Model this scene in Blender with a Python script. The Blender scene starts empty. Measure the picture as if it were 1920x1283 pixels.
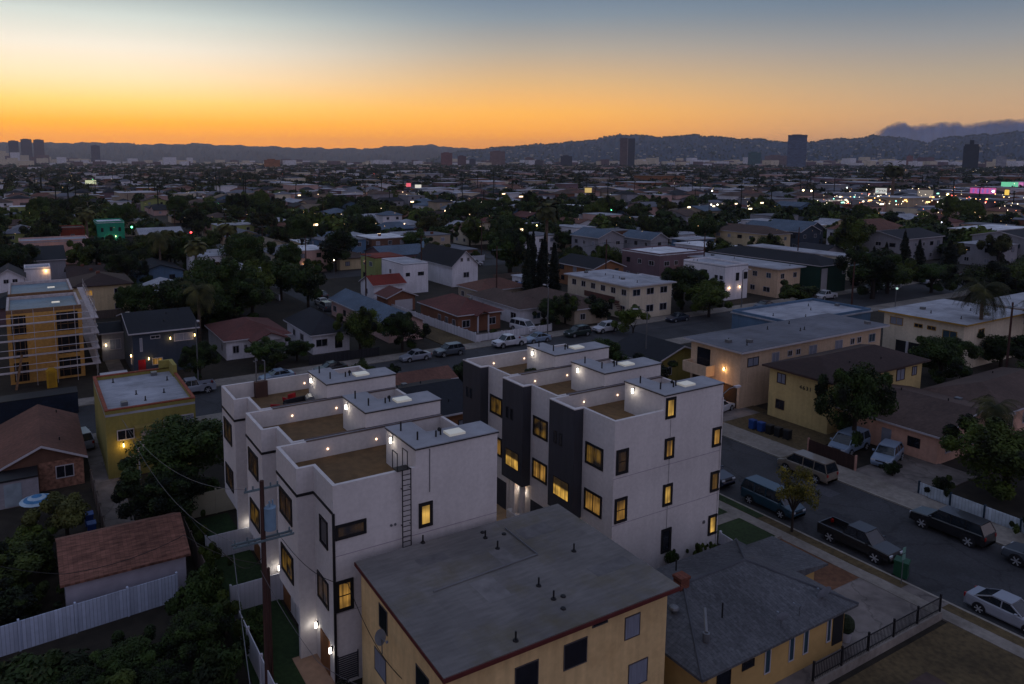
import bpy, math, random
import numpy as np
from mathutils import Vector, Matrix
R=math.radians
rnd=random.Random(7)
sc=bpy.context.scene; col=sc.collection
# ---------------------------------------------------------------- camera
FPX,CX,CY,CH,YAW=1389.4,819.8,475.8,29.5,R(29.37)
PITCH=math.atan((CY-298.9)/FPX)
cd=bpy.data.cameras.new('camera'); cam=bpy.data.objects.new('camera',cd); col.objects.link(cam)
cd.sensor_width=36; cd.lens=36*FPX/1920
cd.shift_x=(960-CX)/1920; cd.shift_y=-(641.5-CY)/1920
cd.clip_start=.5; cd.clip_end=60000
cam.location=(0,0,CH); cam.rotation_euler=(math.pi/2-PITCH,0,-YAW)
sc.camera=cam
_f=Vector((math.sin(YAW)*math.cos(PITCH),math.cos(YAW)*math.cos(PITCH),-math.sin(PITCH)))
_r=Vector((math.cos(YAW),-math.sin(YAW),0)); _u=_r.cross(_f)
def ray(px,py): return _f*FPX+_r*(px-CX)+_u*(CY-py)
def at(px,py,z=0.):
    """point of the place at height z seen at a photo pixel"""
    d=ray(px,py); t=(z-CH)/d.z; return (d.x*t,d.y*t)
def far(px,py,dist):
    """point at horizontal distance dist: x,y,z"""
    d=ray(px,py); t=dist/math.hypot(d.x,d.y); return (d.x*t,d.y*t,CH+d.z*t)
def proj(x,y,z=0.):
    d=Vector((x,y,z-CH)); w=d.dot(_f)
    if w<=0: return (-9999,-9999)
    return (CX+FPX*d.dot(_r)/w, CY-FPX*d.dot(_u)/w)
# ---------------------------------------------------------------- sky, sun, exposure
w=bpy.data.worlds.new('World'); sc.world=w; w.use_nodes=True
nt=w.node_tree; nt.nodes.clear(); N=nt.nodes.new; LK=nt.links.new
out=N('ShaderNodeOutputWorld'); bg=N('ShaderNodeBackground'); LK(bg.outputs[0],out.inputs[0])
tc=N('ShaderNodeTexCoord'); sx=N('ShaderNodeSeparateXYZ'); LK(tc.outputs['Generated'],sx.inputs[0])
def srgb(r,g,b,k=1.):
    f=lambda c:(c/255/12.92 if c<=10.3 else ((c/255+.055)/1.055)**2.4)
    return (f(r)*k,f(g)*k,f(b)*k,1)
def wramp(stops):
    n=N('ShaderNodeValToRGB'); e=n.color_ramp.elements
    while len(e)<len(stops): e.new(.5)
    for i,(p,c) in enumerate(stops): e[i].position=p; e[i].color=c
    n.color_ramp.interpolation='LINEAR'; LK(mr.outputs[0],n.inputs[0]); return n
mr=N('ShaderNodeMapRange'); mr.inputs[1].default_value=0; mr.inputs[2].default_value=1.; LK(sx.outputs[2],mr.inputs[0])
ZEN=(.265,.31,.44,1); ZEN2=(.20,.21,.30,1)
S_W=wramp([(0,srgb(255,150,0)),(.028,srgb(250,156,0)),(.045,srgb(248,168,14)),(.07,srgb(246,196,102)),(.1,srgb(243,213,168)),(.135,srgb(238,227,208)),(.17,srgb(214,220,212)),(.21,srgb(148,166,172)),(.4,srgb(112,134,160)),(1,ZEN)])
S_M=wramp([(0,srgb(234,140,10)),(.028,srgb(240,152,22)),(.06,srgb(232,164,64)),(.1,srgb(204,164,112)),(.14,srgb(172,160,144)),(.18,srgb(134,146,156)),(.22,srgb(98,122,148)),(.4,srgb(100,118,150)),(1,ZEN)])
S_E=wramp([(0,srgb(186,138,88)),(.05,srgb(178,142,102)),(.09,srgb(158,142,120)),(.13,srgb(134,136,138)),(.17,srgb(104,122,140)),(.22,srgb(80,106,136)),(.4,srgb(98,112,146)),(1,ZEN)])
S_B=wramp([(0,srgb(104,98,112)),(.12,srgb(156,148,162)),(.3,srgb(157,155,178)),(.6,srgb(148,152,184)),(1,ZEN)])  # back sky and zenith, out of view, raised to light the walls
def azdot(px):
    v=Vector(far(px,298.9,1)).to_2d().normalized()
    c=N('ShaderNodeVectorMath'); c.operation='DOT_PRODUCT'
    nz=N('ShaderNodeCombineXYZ'); LK(sx.outputs[0],nz.inputs[0]); LK(sx.outputs[1],nz.inputs[1])
    no=N('ShaderNodeVectorMath'); no.operation='NORMALIZE'; LK(nz.outputs[0],no.inputs[0])
    LK(no.outputs[0],c.inputs[0]); c.inputs[1].default_value=(v.x,v.y,0)
    return c.outputs['Value']
SUNPX=120
def blend(dot,a0,a1,cA,cB):
    """cA near the sunset azimuth, cB away; a0,a1 in degrees from it"""
    m=N('ShaderNodeMapRange'); m.interpolation_type='SMOOTHSTEP'
    ac=N('ShaderNodeMath'); ac.operation='ARCCOSINE'; LK(dot,ac.inputs[0])
    LK(ac.outputs[0],m.inputs[0]); m.inputs[1].default_value=R(a0); m.inputs[2].default_value=R(a1)
    x=N('ShaderNodeMix'); x.data_type='RGBA'; LK(m.outputs[0],x.inputs[0]); LK(cA,x.inputs[6]); LK(cB,x.inputs[7]); return x.outputs[2]
dot=azdot(SUNPX)
c1=blend(dot,2,34,S_W.outputs[0],S_M.outputs[0])
c2=blend(dot,30,66,c1,S_E.outputs[0])
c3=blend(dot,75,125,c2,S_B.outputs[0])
# a little of the physical sky, sun far down, laid over the hand mixed twilight
sky=N('ShaderNodeTexSky'); sky.sky_type='NISHITA'; sky.sun_disc=False; sky.sun_elevation=R(-1.5)
sv=Vector(far(SUNPX,298.9,1)); sky.sun_rotation=math.atan2(sv.x,sv.y)
ad=N('ShaderNodeMix'); ad.data_type='RGBA'; ad.blend_type='ADD'; ad.inputs[0].default_value=.02
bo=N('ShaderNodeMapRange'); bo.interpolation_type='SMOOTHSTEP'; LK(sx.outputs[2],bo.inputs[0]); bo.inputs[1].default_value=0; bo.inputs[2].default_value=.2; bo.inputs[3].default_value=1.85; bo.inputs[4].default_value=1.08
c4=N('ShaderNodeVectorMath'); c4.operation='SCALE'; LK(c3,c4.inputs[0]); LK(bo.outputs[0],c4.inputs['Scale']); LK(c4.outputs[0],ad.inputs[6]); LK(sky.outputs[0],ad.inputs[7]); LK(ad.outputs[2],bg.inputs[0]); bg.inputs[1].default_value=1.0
sl=bpy.data.lights.new('sun','SUN'); sl.energy=.03; sl.angle=R(14); sl.color=(1,.55,.22)
so=bpy.data.objects.new('sun',sl); col.objects.link(so)
so.rotation_euler=Vector((sv.x,sv.y,math.hypot(sv.x,sv.y)*math.tan(R(5)))).to_track_quat('Z','Y').to_euler()
sc.view_settings.view_transform='Standard'; sc.view_settings.look='None'; sc.view_settings.exposure=0; sc.view_settings.gamma=1
# ---------------------------------------------------------------- materials
MC={}
def L(r,g,b): return srgb(r,g,b)[:3]
def mat(name,c,rough=.85,var=.18,scale=1.5,stain=.12,bump=0,bscale=20,metal=0,spec=.3,streak=None,rows=None,coat=0,drip=0,tint=None,crack=0):
    """procedural surface: fine variation, large stains, optional bump and rows of shingles"""
    if name in MC: return MC[name]
    m=bpy.data.materials.new(name); m.use_nodes=True; t=m.node_tree; b=t.nodes['Principled BSDF']; n=t.nodes.new; l=t.links.new
    b.inputs['Roughness'].default_value=rough; b.inputs['Metallic'].default_value=metal; b.inputs['Specular IOR Level'].default_value=spec
    if coat: b.inputs['Coat Weight'].default_value=coat
    tcx=n('ShaderNodeTexCoord'); o=tcx.outputs['Object']
    if streak:
        mp=n('ShaderNodeMapping'); mp.inputs['Scale'].default_value=streak; l(o,mp.inputs[0]); o2=mp.outputs[0]
    else: o2=o
    a=n('ShaderNodeTexNoise'); a.inputs['Scale'].default_value=scale; a.inputs['Detail'].default_value=5; l(o2,a.inputs[0])
    s=n('ShaderNodeTexNoise'); s.inputs['Scale'].default_value=.22; s.inputs['Detail'].default_value=4; l(o,s.inputs[0])
    def mul(fac,amt,src):
        mrr=n('ShaderNodeMapRange'); mrr.inputs[1].default_value=.3; mrr.inputs[2].default_value=.7
        mrr.inputs[3].default_value=1-amt; mrr.inputs[4].default_value=1+amt; l(fac,mrr.inputs[0])
        v=n('ShaderNodeVectorMath'); v.operation='SCALE'; l(mrr.outputs[0],v.inputs['Scale'])
        if src is None: v.inputs[0].default_value=c[:3]
        else: l(src,v.inputs[0])
        return v.outputs[0]
    x=mul(a.outputs[0],var,None); x=mul(s.outputs[0],stain,x)
    if drip:
        mp2=n('ShaderNodeMapping'); mp2.inputs['Scale'].default_value=(2.2,2.2,.16); l(o,mp2.inputs[0]); d2=n('ShaderNodeTexNoise'); d2.inputs['Scale'].default_value=1.1; d2.inputs['Detail'].default_value=6; l(mp2.outputs[0],d2.inputs[0]); x=mul(d2.outputs[0],drip,x)
    if tint:
        tn=n('ShaderNodeTexNoise'); tn.inputs['Scale'].default_value=.35; tn.inputs['Detail'].default_value=7; tn.inputs['Roughness'].default_value=.65; l(o,tn.inputs[0]); tr=n('ShaderNodeMapRange'); tr.inputs[1].default_value=.5; tr.inputs[2].default_value=.72; tr.inputs[4].default_value=tint[1]; l(tn.outputs[0],tr.inputs[0])
        tm_=n('ShaderNodeMix'); tm_.data_type='RGBA'; l(tr.outputs[0],tm_.inputs[0]); l(x,tm_.inputs[6]); tm_.inputs[7].default_value=(*tint[0],1); x=tm_.outputs[2]
    if crack:
        vw=n('ShaderNodeTexNoise'); vw.inputs['Scale'].default_value=1.2; l(o,vw.inputs[0]); va_=n('ShaderNodeVectorMath'); va_.operation='MULTIPLY_ADD'; l(vw.outputs['Color'],va_.inputs[0]); va_.inputs[1].default_value=(1.4,1.4,0); l(o,va_.inputs[2])
        vo=n('ShaderNodeTexVoronoi'); vo.feature='DISTANCE_TO_EDGE'; vo.inputs['Scale'].default_value=crack; l(va_.outputs[0],vo.inputs['Vector']); cr=n('ShaderNodeMapRange'); cr.inputs[1].default_value=.0; cr.inputs[2].default_value=.022; cr.inputs[3].default_value=.62; cr.inputs[4].default_value=1; l(vo.outputs['Distance'],cr.inputs[0])
        cv=n('ShaderNodeVectorMath'); cv.operation='SCALE'; l(x,cv.inputs[0]); l(cr.outputs[0],cv.inputs['Scale']); x=cv.outputs[0]
    if rows:
        ax,pitch,amt=rows
        sp=n('ShaderNodeSeparateXYZ'); l(tcx.outputs['Object'],sp.inputs[0])
        bt=n('ShaderNodeTexBrick'); bt.inputs['Scale'].default_value=1; bt.inputs['Brick Width'].default_value=pitch*2.2; bt.inputs['Row Height'].default_value=pitch
        bt.inputs['Mortar Size'].default_value=.012; bt.inputs['Mortar Smooth'].default_value=.4; bt.inputs['Bias'].default_value=0
        bt.inputs['Color1'].default_value=(1,1,1,1); bt.inputs['Color2'].default_value=(1-amt,)*3+(1,); bt.inputs['Mortar'].default_value=(1-amt*1.8,)*3+(1,)
        cb=n('ShaderNodeCombineXYZ')
        if ax=='v': bt.inputs['Brick Width'].default_value=pitch; bt.inputs['Row Height'].default_value=60; bt.offset=0; bt.inputs['Mortar Size'].default_value=pitch*.12
        i0,i1={'x':(1,0),'y':(0,1),'z':(0,2),'Z':(1,2),'v':(0,2)}[ax]
        l(sp.outputs[i0],cb.inputs[0]); l(sp.outputs[i1],cb.inputs[1]); l(cb.outputs[0],bt.inputs[0])
        mx=n('ShaderNodeMix'); mx.data_type='RGBA'; mx.blend_type='MULTIPLY'; mx.inputs[0].default_value=1; l(x,mx.inputs[6]); l(bt.outputs[0],mx.inputs[7]); x=mx.outputs[2]
    l(x,b.inputs['Base Color'])
    if bump:
        bn=n('ShaderNodeTexNoise'); bn.inputs['Scale'].default_value=bscale; bn.inputs['Detail'].default_value=4; l(o,bn.inputs[0])
        bb=n('ShaderNodeBump'); bb.inputs['Strength'].default_value=bump; bb.inputs['Distance'].default_value=.03; l(bn.outputs[0],bb.inputs['Height']); l(bb.outputs[0],b.inputs['Normal'])
    MC[name]=m; return m
def emit(name,c,s,var=0,base=(.3,.3,.3),ceil=(.55,1.,.55)):
    if name in MC: return MC[name]
    m=bpy.data.materials.new(name); m.use_nodes=True; t=m.node_tree; b=t.nodes['Principled BSDF']; n=t.nodes.new; l=t.links.new
    b.inputs['Base Color'].default_value=(*base,1); b.inputs['Emission Color'].default_value=(*c,1); b.inputs['Emission Strength'].default_value=s; b.inputs['Roughness'].default_value=.25
    if var:
        tcx=n('ShaderNodeTexCoord'); oi=n('ShaderNodeObjectInfo'); va=n('ShaderNodeVectorMath'); l(tcx.outputs['Object'],va.inputs[0]); 
        sc_=n('ShaderNodeVectorMath'); sc_.operation='SCALE'; l(oi.outputs['Location'],sc_.inputs[0]); sc_.inputs['Scale'].default_value=3.7; l(sc_.outputs[0],va.inputs[1])
        ns=n('ShaderNodeTexNoise'); ns.inputs['Scale'].default_value=1.1; ns.inputs['Detail'].default_value=1; l(va.outputs[0],ns.inputs[0])
        q=n('ShaderNodeMapRange'); q.inputs[1].default_value=.35; q.inputs[2].default_value=.65; q.inputs[3].default_value=s*(1-var); q.inputs[4].default_value=s*(1+var*.6); l(ns.outputs[0],q.inputs[0])
        # folds of a curtain across, blinds and a ceiling shadow painted into the glow up and down
        mp=n('ShaderNodeMapping'); mp.inputs['Scale'].default_value=(7,7,.35); l(va.outputs[0],mp.inputs[0]); cf=n('ShaderNodeTexNoise'); cf.inputs['Scale'].default_value=1; cf.inputs['Detail'].default_value=2; l(mp.outputs[0],cf.inputs[0])
        cm=n('ShaderNodeMapRange'); cm.inputs[1].default_value=.38; cm.inputs[2].default_value=.6; cm.inputs[3].default_value=.45; cm.inputs[4].default_value=1.15; l(cf.outputs[0],cm.inputs[0])
        gs=n('ShaderNodeSeparateXYZ'); l(tcx.outputs['Generated'],gs.inputs[0]); gz=n('ShaderNodeMapRange'); gz.inputs[1].default_value=ceil[0]; gz.inputs[2].default_value=ceil[1]; gz.inputs[3].default_value=1.12; gz.inputs[4].default_value=ceil[2]; l(gs.outputs[2],gz.inputs[0])
        m1=n('ShaderNodeMath'); m1.operation='MULTIPLY'; l(q.outputs[0],m1.inputs[0]); l(cm.outputs[0],m1.inputs[1]); m2=n('ShaderNodeMath'); m2.operation='MULTIPLY'; l(m1.outputs[0],m2.inputs[0]); l(gz.outputs[0],m2.inputs[1]); l(m2.outputs[0],b.inputs['Emission Strength'])
    MC[name]=m; return m
def glass(name='dark_glass',c=(.012,.014,.02),rough=.12):
    return mat(name,c,rough,var=.3,scale=.8,stain=.2,spec=.6)
def leaf(name,c,c2,sc_=.5):
    if name in MC: return MC[name]
    m=bpy.data.materials.new(name); m.use_nodes=True; t=m.node_tree; b=t.nodes['Principled BSDF']; n=t.nodes.new; l=t.links.new
    b.inputs['Roughness'].default_value=.7; b.inputs['Specular IOR Level'].default_value=.2
    tcx=n('ShaderNodeTexCoord'); a=n('ShaderNodeTexNoise'); a.inputs['Scale'].default_value=sc_; a.inputs['Detail'].default_value=6; l(tcx.outputs['Object'],a.inputs[0])
    oi=n('ShaderNodeObjectInfo'); ad=n('ShaderNodeMath'); ad.operation='MULTIPLY_ADD'; l(oi.outputs['Random'],ad.inputs[0]); ad.inputs[1].default_value=.22; ad.inputs[2].default_value=-.11
    s2=n('ShaderNodeMath'); l(a.outputs[0],s2.inputs[0]); l(ad.outputs[0],s2.inputs[1])
    r=n('ShaderNodeValToRGB'); r.color_ramp.elements[0].position=.36; r.color_ramp.elements[0].color=(*c,1); r.color_ramp.elements[1].position=.66; r.color_ramp.elements[1].color=(*c2,1)
    l(s2.outputs[0],r.inputs[0]); l(r.outputs[0],b.inputs['Base Color']); MC[name]=m; return m
# ---------------------------------------------------------------- mesh helpers
class MB:
    def __init__(s): s.v=[]; s.f=[]
    def poly(s,pts):
        i=len(s.v); s.v+= [tuple(p) for p in pts]; s.f.append(tuple(range(i,i+len(pts)))); return s
    def box(s,x0,y0,z0,x1,y1,z1):
        i=len(s.v); s.v+=[(x,y,z) for z in (z0,z1) for (x,y) in ((x0,y0),(x1,y0),(x1,y1),(x0,y1))]
        s.f+=[(i,i+3,i+2,i+1),(i+4,i+5,i+6,i+7)]+[(i+k,i+(k+1)%4,i+4+(k+1)%4,i+4+k) for k in range(4)]; return s
    def prism(s,pts,z0,z1):
        """pts counter-clockwise in plan"""
        n=len(pts); i=len(s.v); s.v+=[(x,y,z0) for x,y in pts]+[(x,y,z1) for x,y in pts]
        s.f+=[tuple(range(i+n-1,i-1,-1)),tuple(range(i+n,i+2*n))]+[(i+k,i+(k+1)%n,i+n+(k+1)%n,i+n+k) for k in range(n)]; return s
    def ext(s,prof,axis,a0,a1):
        """profile in (other,z) swept along axis 'x' or 'y'"""
        n=len(prof); i=len(s.v)
        for a in (a0,a1): s.v+=[((a,p,z) if axis=='x' else (p,a,z)) for p,z in prof]
        s.f+=[tuple(range(i,i+n)),tuple(range(i+2*n-1,i+n-1,-1))]+[(i+k,i+n+k,i+n+(k+1)%n,i+(k+1)%n) for k in range(n)]; return s
    def cyl(s,p,q,r0,r1=None,n=8,cap=True):
        r1=r0 if r1 is None else r1
        p=Vector(p); q=Vector(q); d=(q-p); d=d.normalized() if d.length>1e-6 else Vector((0,0,1))
        a=d.orthogonal().normalized(); b=d.cross(a); i=len(s.v)
        for c,r in ((p,r0),(q,r1)):
            for k in range(n):
                t=2*math.pi*k/n; s.v.append(tuple(c+a*(r*math.cos(t))+b*(r*math.sin(t))))
        s.f+=[(i+k,i+(k+1)%n,i+n+(k+1)%n,i+n+k) for k in range(n)]
        if cap: s.f+=[tuple(range(i+n-1,i-1,-1)),tuple(range(i+n,i+2*n))]
        return s
    def ball(s,c,r,n=8,m=5,sz=1.):
        i=len(s.v)
        for j in range(m+1):
            a=-math.pi/2+math.pi*j/m
            for k in range(n):
                t=2*math.pi*k/n; s.v.append((c[0]+r*math.cos(a)*math.cos(t),c[1]+r*math.cos(a)*math.sin(t),c[2]+r*sz*math.sin(a)))
        for j in range(m):
            for k in range(n): s.f.append((i+j*n+k,i+j*n+(k+1)%n,i+(j+1)*n+(k+1)%n,i+(j+1)*n+k))
        return s
    def mesh(s,name,m,smooth=False):
        me=bpy.data.meshes.new(name); me.from_pydata(s.v,[],s.f)
        me.materials.append(m)
        if smooth:
            me.polygons.foreach_set('use_smooth',[True]*len(me.polygons))
        return me
    def build(s,name,m,parent=None,smooth=False,loc=None):
        return obj(name,s.mesh(name,m,smooth),parent,loc)
def obj(name,me,parent=None,loc=None,rz=0):
    o=bpy.data.objects.new(name,me); col.objects.link(o)
    if parent: o.parent=parent
    if loc: o.location=loc
    if rz: o.rotation_euler.z=rz
    return o
def tag(o,label=None,cat=None,group=None,kind=None):
    if label: o['label']=label
    if cat: o['category']=cat
    if group: o['group']=group
    if kind: o['kind']=kind
    return o
def thing(name,label,cat,loc=(0,0,0),rz=0,group=None):
    o=bpy.data.objects.new(name,None); col.objects.link(o); o.location=loc; o.rotation_euler=(0,0,rz); o.empty_display_size=.3
    return tag(o,label,cat,group)
def children(o): return [c for c in bpy.data.objects if c.parent==o]
KIDS={}
def copy_tree(o,parent=None):
    c=o.copy(); col.objects.link(c)
    if parent: c.parent=parent
    for ch in KIDS.setdefault(o.name,children(o)): copy_tree(ch,c)
    return c
def structure(name,mb,m): return tag(mb.build(name,m),kind='structure')
def lamp_at(parent,p,power,c=(1,.86,.68),r=.06):
    l=bpy.data.lights.new('light','POINT'); l.energy=power; l.color=c; l.shadow_soft_size=r
    o=bpy.data.objects.new('light',l); col.objects.link(o); o.parent=parent; o.location=p; return o
OCC=[]   # footprints already taken (x0,y0,x1,y1)
def occ(x0,y0,x1,y1,pad=0): OCC.append((min(x0,x1)-pad,min(y0,y1)-pad,max(x0,x1)+pad,max(y0,y1)+pad))
def free(x0,y0,x1,y1):
    for a,b,c,d in OCC:
        if x0<c and x1>a and y0<d and y1>b: return False
    return True
HAZE=6.0e-5
# ---------------------------------------------------------------- ground, roads
M_asph=mat('asphalt',L(54,54,57),.85,.22,5,.28,bump=.2,bscale=30,crack=.16,tint=(L(44,42,42),.5))
M_conc=mat('concrete_walk',L(124,117,110),.9,.18,3,.25,tint=(L(84,76,68),.6),rows=('x',1.4,.08))
M_drive=mat('concrete_drive',L(114,106,102),.9,.2,1.2,.3,crack=.22,tint=(L(66,60,58),.7),rows=('x',3.2,.10))
M_curb=mat('kerb_concrete',L(132,126,118),.9,.15,3,.2)
M_lawn=mat('lawn_grass',L(38,52,25),.95,.35,5,.3,bump=.4)
M_dry=mat('dry_grass',L(80,67,45),.95,.35,3,.35,bump=.4)
M_dirt=mat('dirt_yard',L(42,37,30),.95,.3,1.2,.35,bump=.4)
g=MB(); g.poly([(-6000,-300,0),(16000,-300,0),(16000,20000,0),(-6000,20000,0)]); structure('ground',g,M_dirt)
def sheet(name,m,x0,y0,x1,y1,z): 
    b=MB(); b.box(x0,y0,-.05,x1,y1,z); return structure(name,b,m)
# the two near streets (the right one runs away from the camera, the cross street runs across) and the grid beyond
XA,XB=52.5,64.2; YA,YB=85.2,96.0
sheet('road',M_asph,XA,-60,XB,YA,.012)
sheet('road',M_asph,-60,YA,900,YB,.012)
for nm,x0,y0,x1,y1 in (('kerb',XA-.2,-60,XA,YA-2),('kerb',XB,-60,XB+.2,YA-2),('kerb',-60,YB,900,YB+.2),('kerb',-60,YA-.2,XA-2,YA),('kerb',XB+2,YA-.2,900,YA)):
    sheet(nm,M_curb,x0,y0,x1,y1,.14)
sheet('pavement',M_conc,50.2,-60,51.35,YA-2.0,.12); sheet('parkway_strip',M_dry,51.35,-60,XA-.2,YA-2.0,.115)
sheet('pavement',M_conc,XB+.2,-60,67.6,YA-2.0,.12)
sheet('pavement',M_conc,-60,YB+.2,900,99.0,.12)
sheet('pavement',M_conc,-60,YA-3.2,50.2,YA-.2,.12); sheet('pavement',M_conc,67.6,YA-3.2,900,YA-.2,.12)
for y0,y1 in ((37.5,44),(26,31.5)): sheet('lawn',M_lawn if y0>30 else M_dry,51.4,y0,52.28,y1,.135)
sheet('lawn',M_lawn,46.4,34.9,50.2,40.6,.10); sheet('garden_path',M_conc,45.2,38.3,50.2,39.4,.125)
sheet('driveway',M_drive,31,23.2,50.2,28.2,.09); sheet('driveway',M_drive,51.35,23.4,XA,28.0,.125)
sheet('dirt_bed',mat('red_dirt',L(96,66,48),.95,.3,3,.3,bump=.5),46.0,28.2,50.2,34.4,.1)
sheet('side_yard',M_dry,36,8,50.2,22.4,.08); sheet('bare_yard',mat('mauve_dirt',L(70,56,52),.95,.2,2,.3),20,8,44,20.5,.11)
sheet('driveway',M_drive,67.6,32.8,76.5,39.4,.09); sheet('dry_yard',M_dry,67.6,44.6,75.5,56.6,.08)
sheet('driveway',M_drive,67.6,54.4,74,64,.09)
sheet('back_lawn',mat('night_lawn',L(36,54,26),.95,.3,4,.2),9.8,34,13.6,60,.08)
sheet('entry_path',mat('tan_path',L(150,120,98),.9,.15,2,.2),12.4,36.2,14.0,39.6,.12)
sheet('paved_court',mat('tan_court',L(150,122,92),.9,.12,2,.2),24.6,36.4,34.2,57.4,.10)
sheet('driveway',M_drive,9.4,97.5,11.4,120,.09); sheet('alley',M_drive,4.3,52,6.6,85,.07)
sheet('yard',M_dry,57.5,99.2,63.5,124,.09); sheet('driveway',M_drive,64,99.2,72.5,104,.125)
gridx=[]; gridy=[]
sheet('road',M_asph,50.2,132,57.5,900,.012)
for x in (-62,122,190,262,330,398,470,540,612,690): sheet('road',M_asph,x,132,x+9,900,.010); gridx.append((x,x+9))
for y in (172,330,500,690): sheet('road',M_asph,-160,y,1100,y+10,.014); gridy.append((y,y+10))
gridx.append((50.2,57.5))
for x0,x1 in gridx: occ(x0-2,132,x1+2,900)
for y0,y1 in gridy: occ(-160,y0-2,1100,y1+2)
occ(XA-4,-60,XB+4,YA); occ(-60,YA-4,900,YB+4)
for x,y,w_,l_,c_ in ((57.2,30,1.1,6,(46,46,50)),(60.4,37,1.6,3.2,(68,68,73)),(55.6,46,.9,9,(47,47,51)),(61.2,22,1.3,5,(52,52,56)),(58.6,56,1.5,7,(66,67,71)),(56.3,17,1.2,8,(58,58,62)),(59.3,70,1.0,10,(46,46,50))):
    sheet('road_patch',mat('asphalt_patch_%d'%c_[0],L(*c_),.9,.2,5,.2,bump=.2),x,y,x+w_,y+l_,.017)
for x,y,w_,l_,c_ in ((24,90.2,9,1.2,(46,46,50)),(58,88.4,7,1.8,(68,68,73)),(96,91.2,14,1.0,(46,46,50)),(122,88,9,1.6,(66,67,71))): sheet('road_patch',mat('asphalt_patch_%d'%c_[0],L(*c_),.9,.2,5,.2,bump=.2),x,y,x+w_,y+l_,.017)
for i,(x,y) in enumerate(((58.4,34.2),(57.6,24.4),(58.8,50.0),(62,90.4),(100,89.6))):
    b=MB(); b.cyl((0,0,0),(0,0,.006),.38,n=14); tag(b.build('manhole_cover',mat('iron_cover',L(40,40,42),.6,.2),loc=(x,y,.018)),['round manhole cover between the black pickup and the long black vehicle','round manhole cover on the road toward the bottom right corner','round manhole cover on the road beside the tan van','round manhole cover on the cross street by the white pickup','round manhole cover on the cross street to the right'][i],'manhole cover')
# ---------------------------------------------------------------- shared building materials
M_white=mat('white_stucco',L(196,190,188),.9,.07,4,.10,drip=.03,tint=(L(160,152,154),.25),bump=.15,bscale=60)
M_dark=mat('charcoal_panel',L(54,54,60),.75,.12,3,.12,streak=(1,1,.15))
M_black=mat('black_trim',L(26,25,28),.6,.1)
M_deck=mat('brown_deck',L(100,78,52),.85,.22,2.2,.18,bump=.2)
M_proof=mat('pale_roof_felt',L(138,139,145),.85,.1,1.2,.15)
M_cap=mat('brown_cap',L(84,70,66),.7,.12)
M_metal=mat('grey_metal',L(110,112,116),.5,.1,metal=.6)
M_skyl=emit('skylight_dome',(.85,.8,.6),.12,base=(.7,.68,.6))
M_lit=emit('lit_window',(1,.51,.10),.22,var=.5,base=(.03,.03,.03))
M_lit2=emit('bright_lit_window',(1,.58,.12),.44,var=.5,base=(.03,.03,.03))
M_dim=emit('dim_lit_window',(.9,.45,.07),.018,var=.9,base=(.03,.03,.035))
M_glass=glass()
M_bulb=emit('lamp_glass',(1,.93,.8),9); M_bulb2=emit('warm_lamp_glass',(1,.62,.22),12); M_spot=emit('path_light',(1,.66,.42),3)
PANE={'room':emit('room_lit_window',(1,.56,.10),.5,var=.5,base=(.03,.03,.03),ceil=(.5,.62,.06)),'low':emit('low_lit_window',(1,.53,.07),.07,var=.95,base=(.03,.03,.03)),'lit':M_lit,'bright':M_lit2,'dim':M_dim,'dark':M_glass,'curtain':mat('pale_curtain',L(120,124,138),.6,.2,4,streak=(6,6,.3)),
      'blue':mat('blue_curtain',L(40,62,74),.5,.3,3)}
WMC={}
def window(root,face,a,pos,z,w,h,style='dark',fr=None,t=.12,mull=1,proud=.07,light=True):
    """window on the 'S' (faces -y) or 'W' (faces -x) wall: a = low coordinate along the wall, pos = wall plane"""
    fr=fr or M_black; key=(face,round(w,2),round(h,2),style,fr.name,t,mull)
    if key not in WMC:
        f=MB(); p=MB(); T=t
        def bx(m,u0,z0,u1,z1,d0,d1):
            if face=='S': m.box(u0,-d1,z0,u1,-d0,z1)
            else: m.box(-d1,u0,z0,-d0,u1,z1)
        bx(f,0,0,w,T,.003,proud); bx(f,0,h-T,w,h,.003,proud); bx(f,0,T,T,h-T,.003,proud-.004); bx(f,w-T,T,w,h-T,.003,proud-.004)
        if mull==1: bx(f,w/2-.025,T,w/2+.025,h-T,.004,proud-.02)
        elif mull==2: bx(f,T,h/2-.025,w-T,h/2+.025,.004,proud-.02)
        elif mull==3:
            for k in (1/3,2/3): bx(f,w*k-.02,T,w*k+.02,h-T,.004,proud-.02)
        bx(p,T*.9,T*.9,w-T*.9,h-T*.9,.002,.022)
        WMC[key]=(f.mesh('window',fr),p.mesh('pane',PANE[style]))
    fm,pm=WMC[key]
    loc=(a,pos,z) if face=='S' else (pos,a,z)
    o=obj('window',fm,root,loc); obj('pane',pm,o)
    return o
def wall_lamp(root,face,a,pos,z,power=14,c=(1,.88,.72),m=None,size=.09):
    b=MB(); g=MB(); s=size*.85
    if face=='S': b.box(-s*.6,-.1,-.02,s*.6,0,.26); g.box(-s*.5,-.22,-.12,s*.5,-.09,.2); loc=(a,pos,z); off=(0,-.45,-.05)
    else: b.box(-.1,-s*.6,-.02,0,s*.6,.26); g.box(-.22,-s*.5,-.12,-.09,s*.5,.2); loc=(pos,a,z); off=(-.45,0,-.05)
    o=b.build('wall_lamp',M_black,root,loc=loc); g.build('lamp_glass',m or M_bulb,o)
    if power: lamp_at(o,off,power,c)
    return o
PZ,TZ,DZ=11.88,13.02,10.66   # parapet top, stair tower top, deck level
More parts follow.
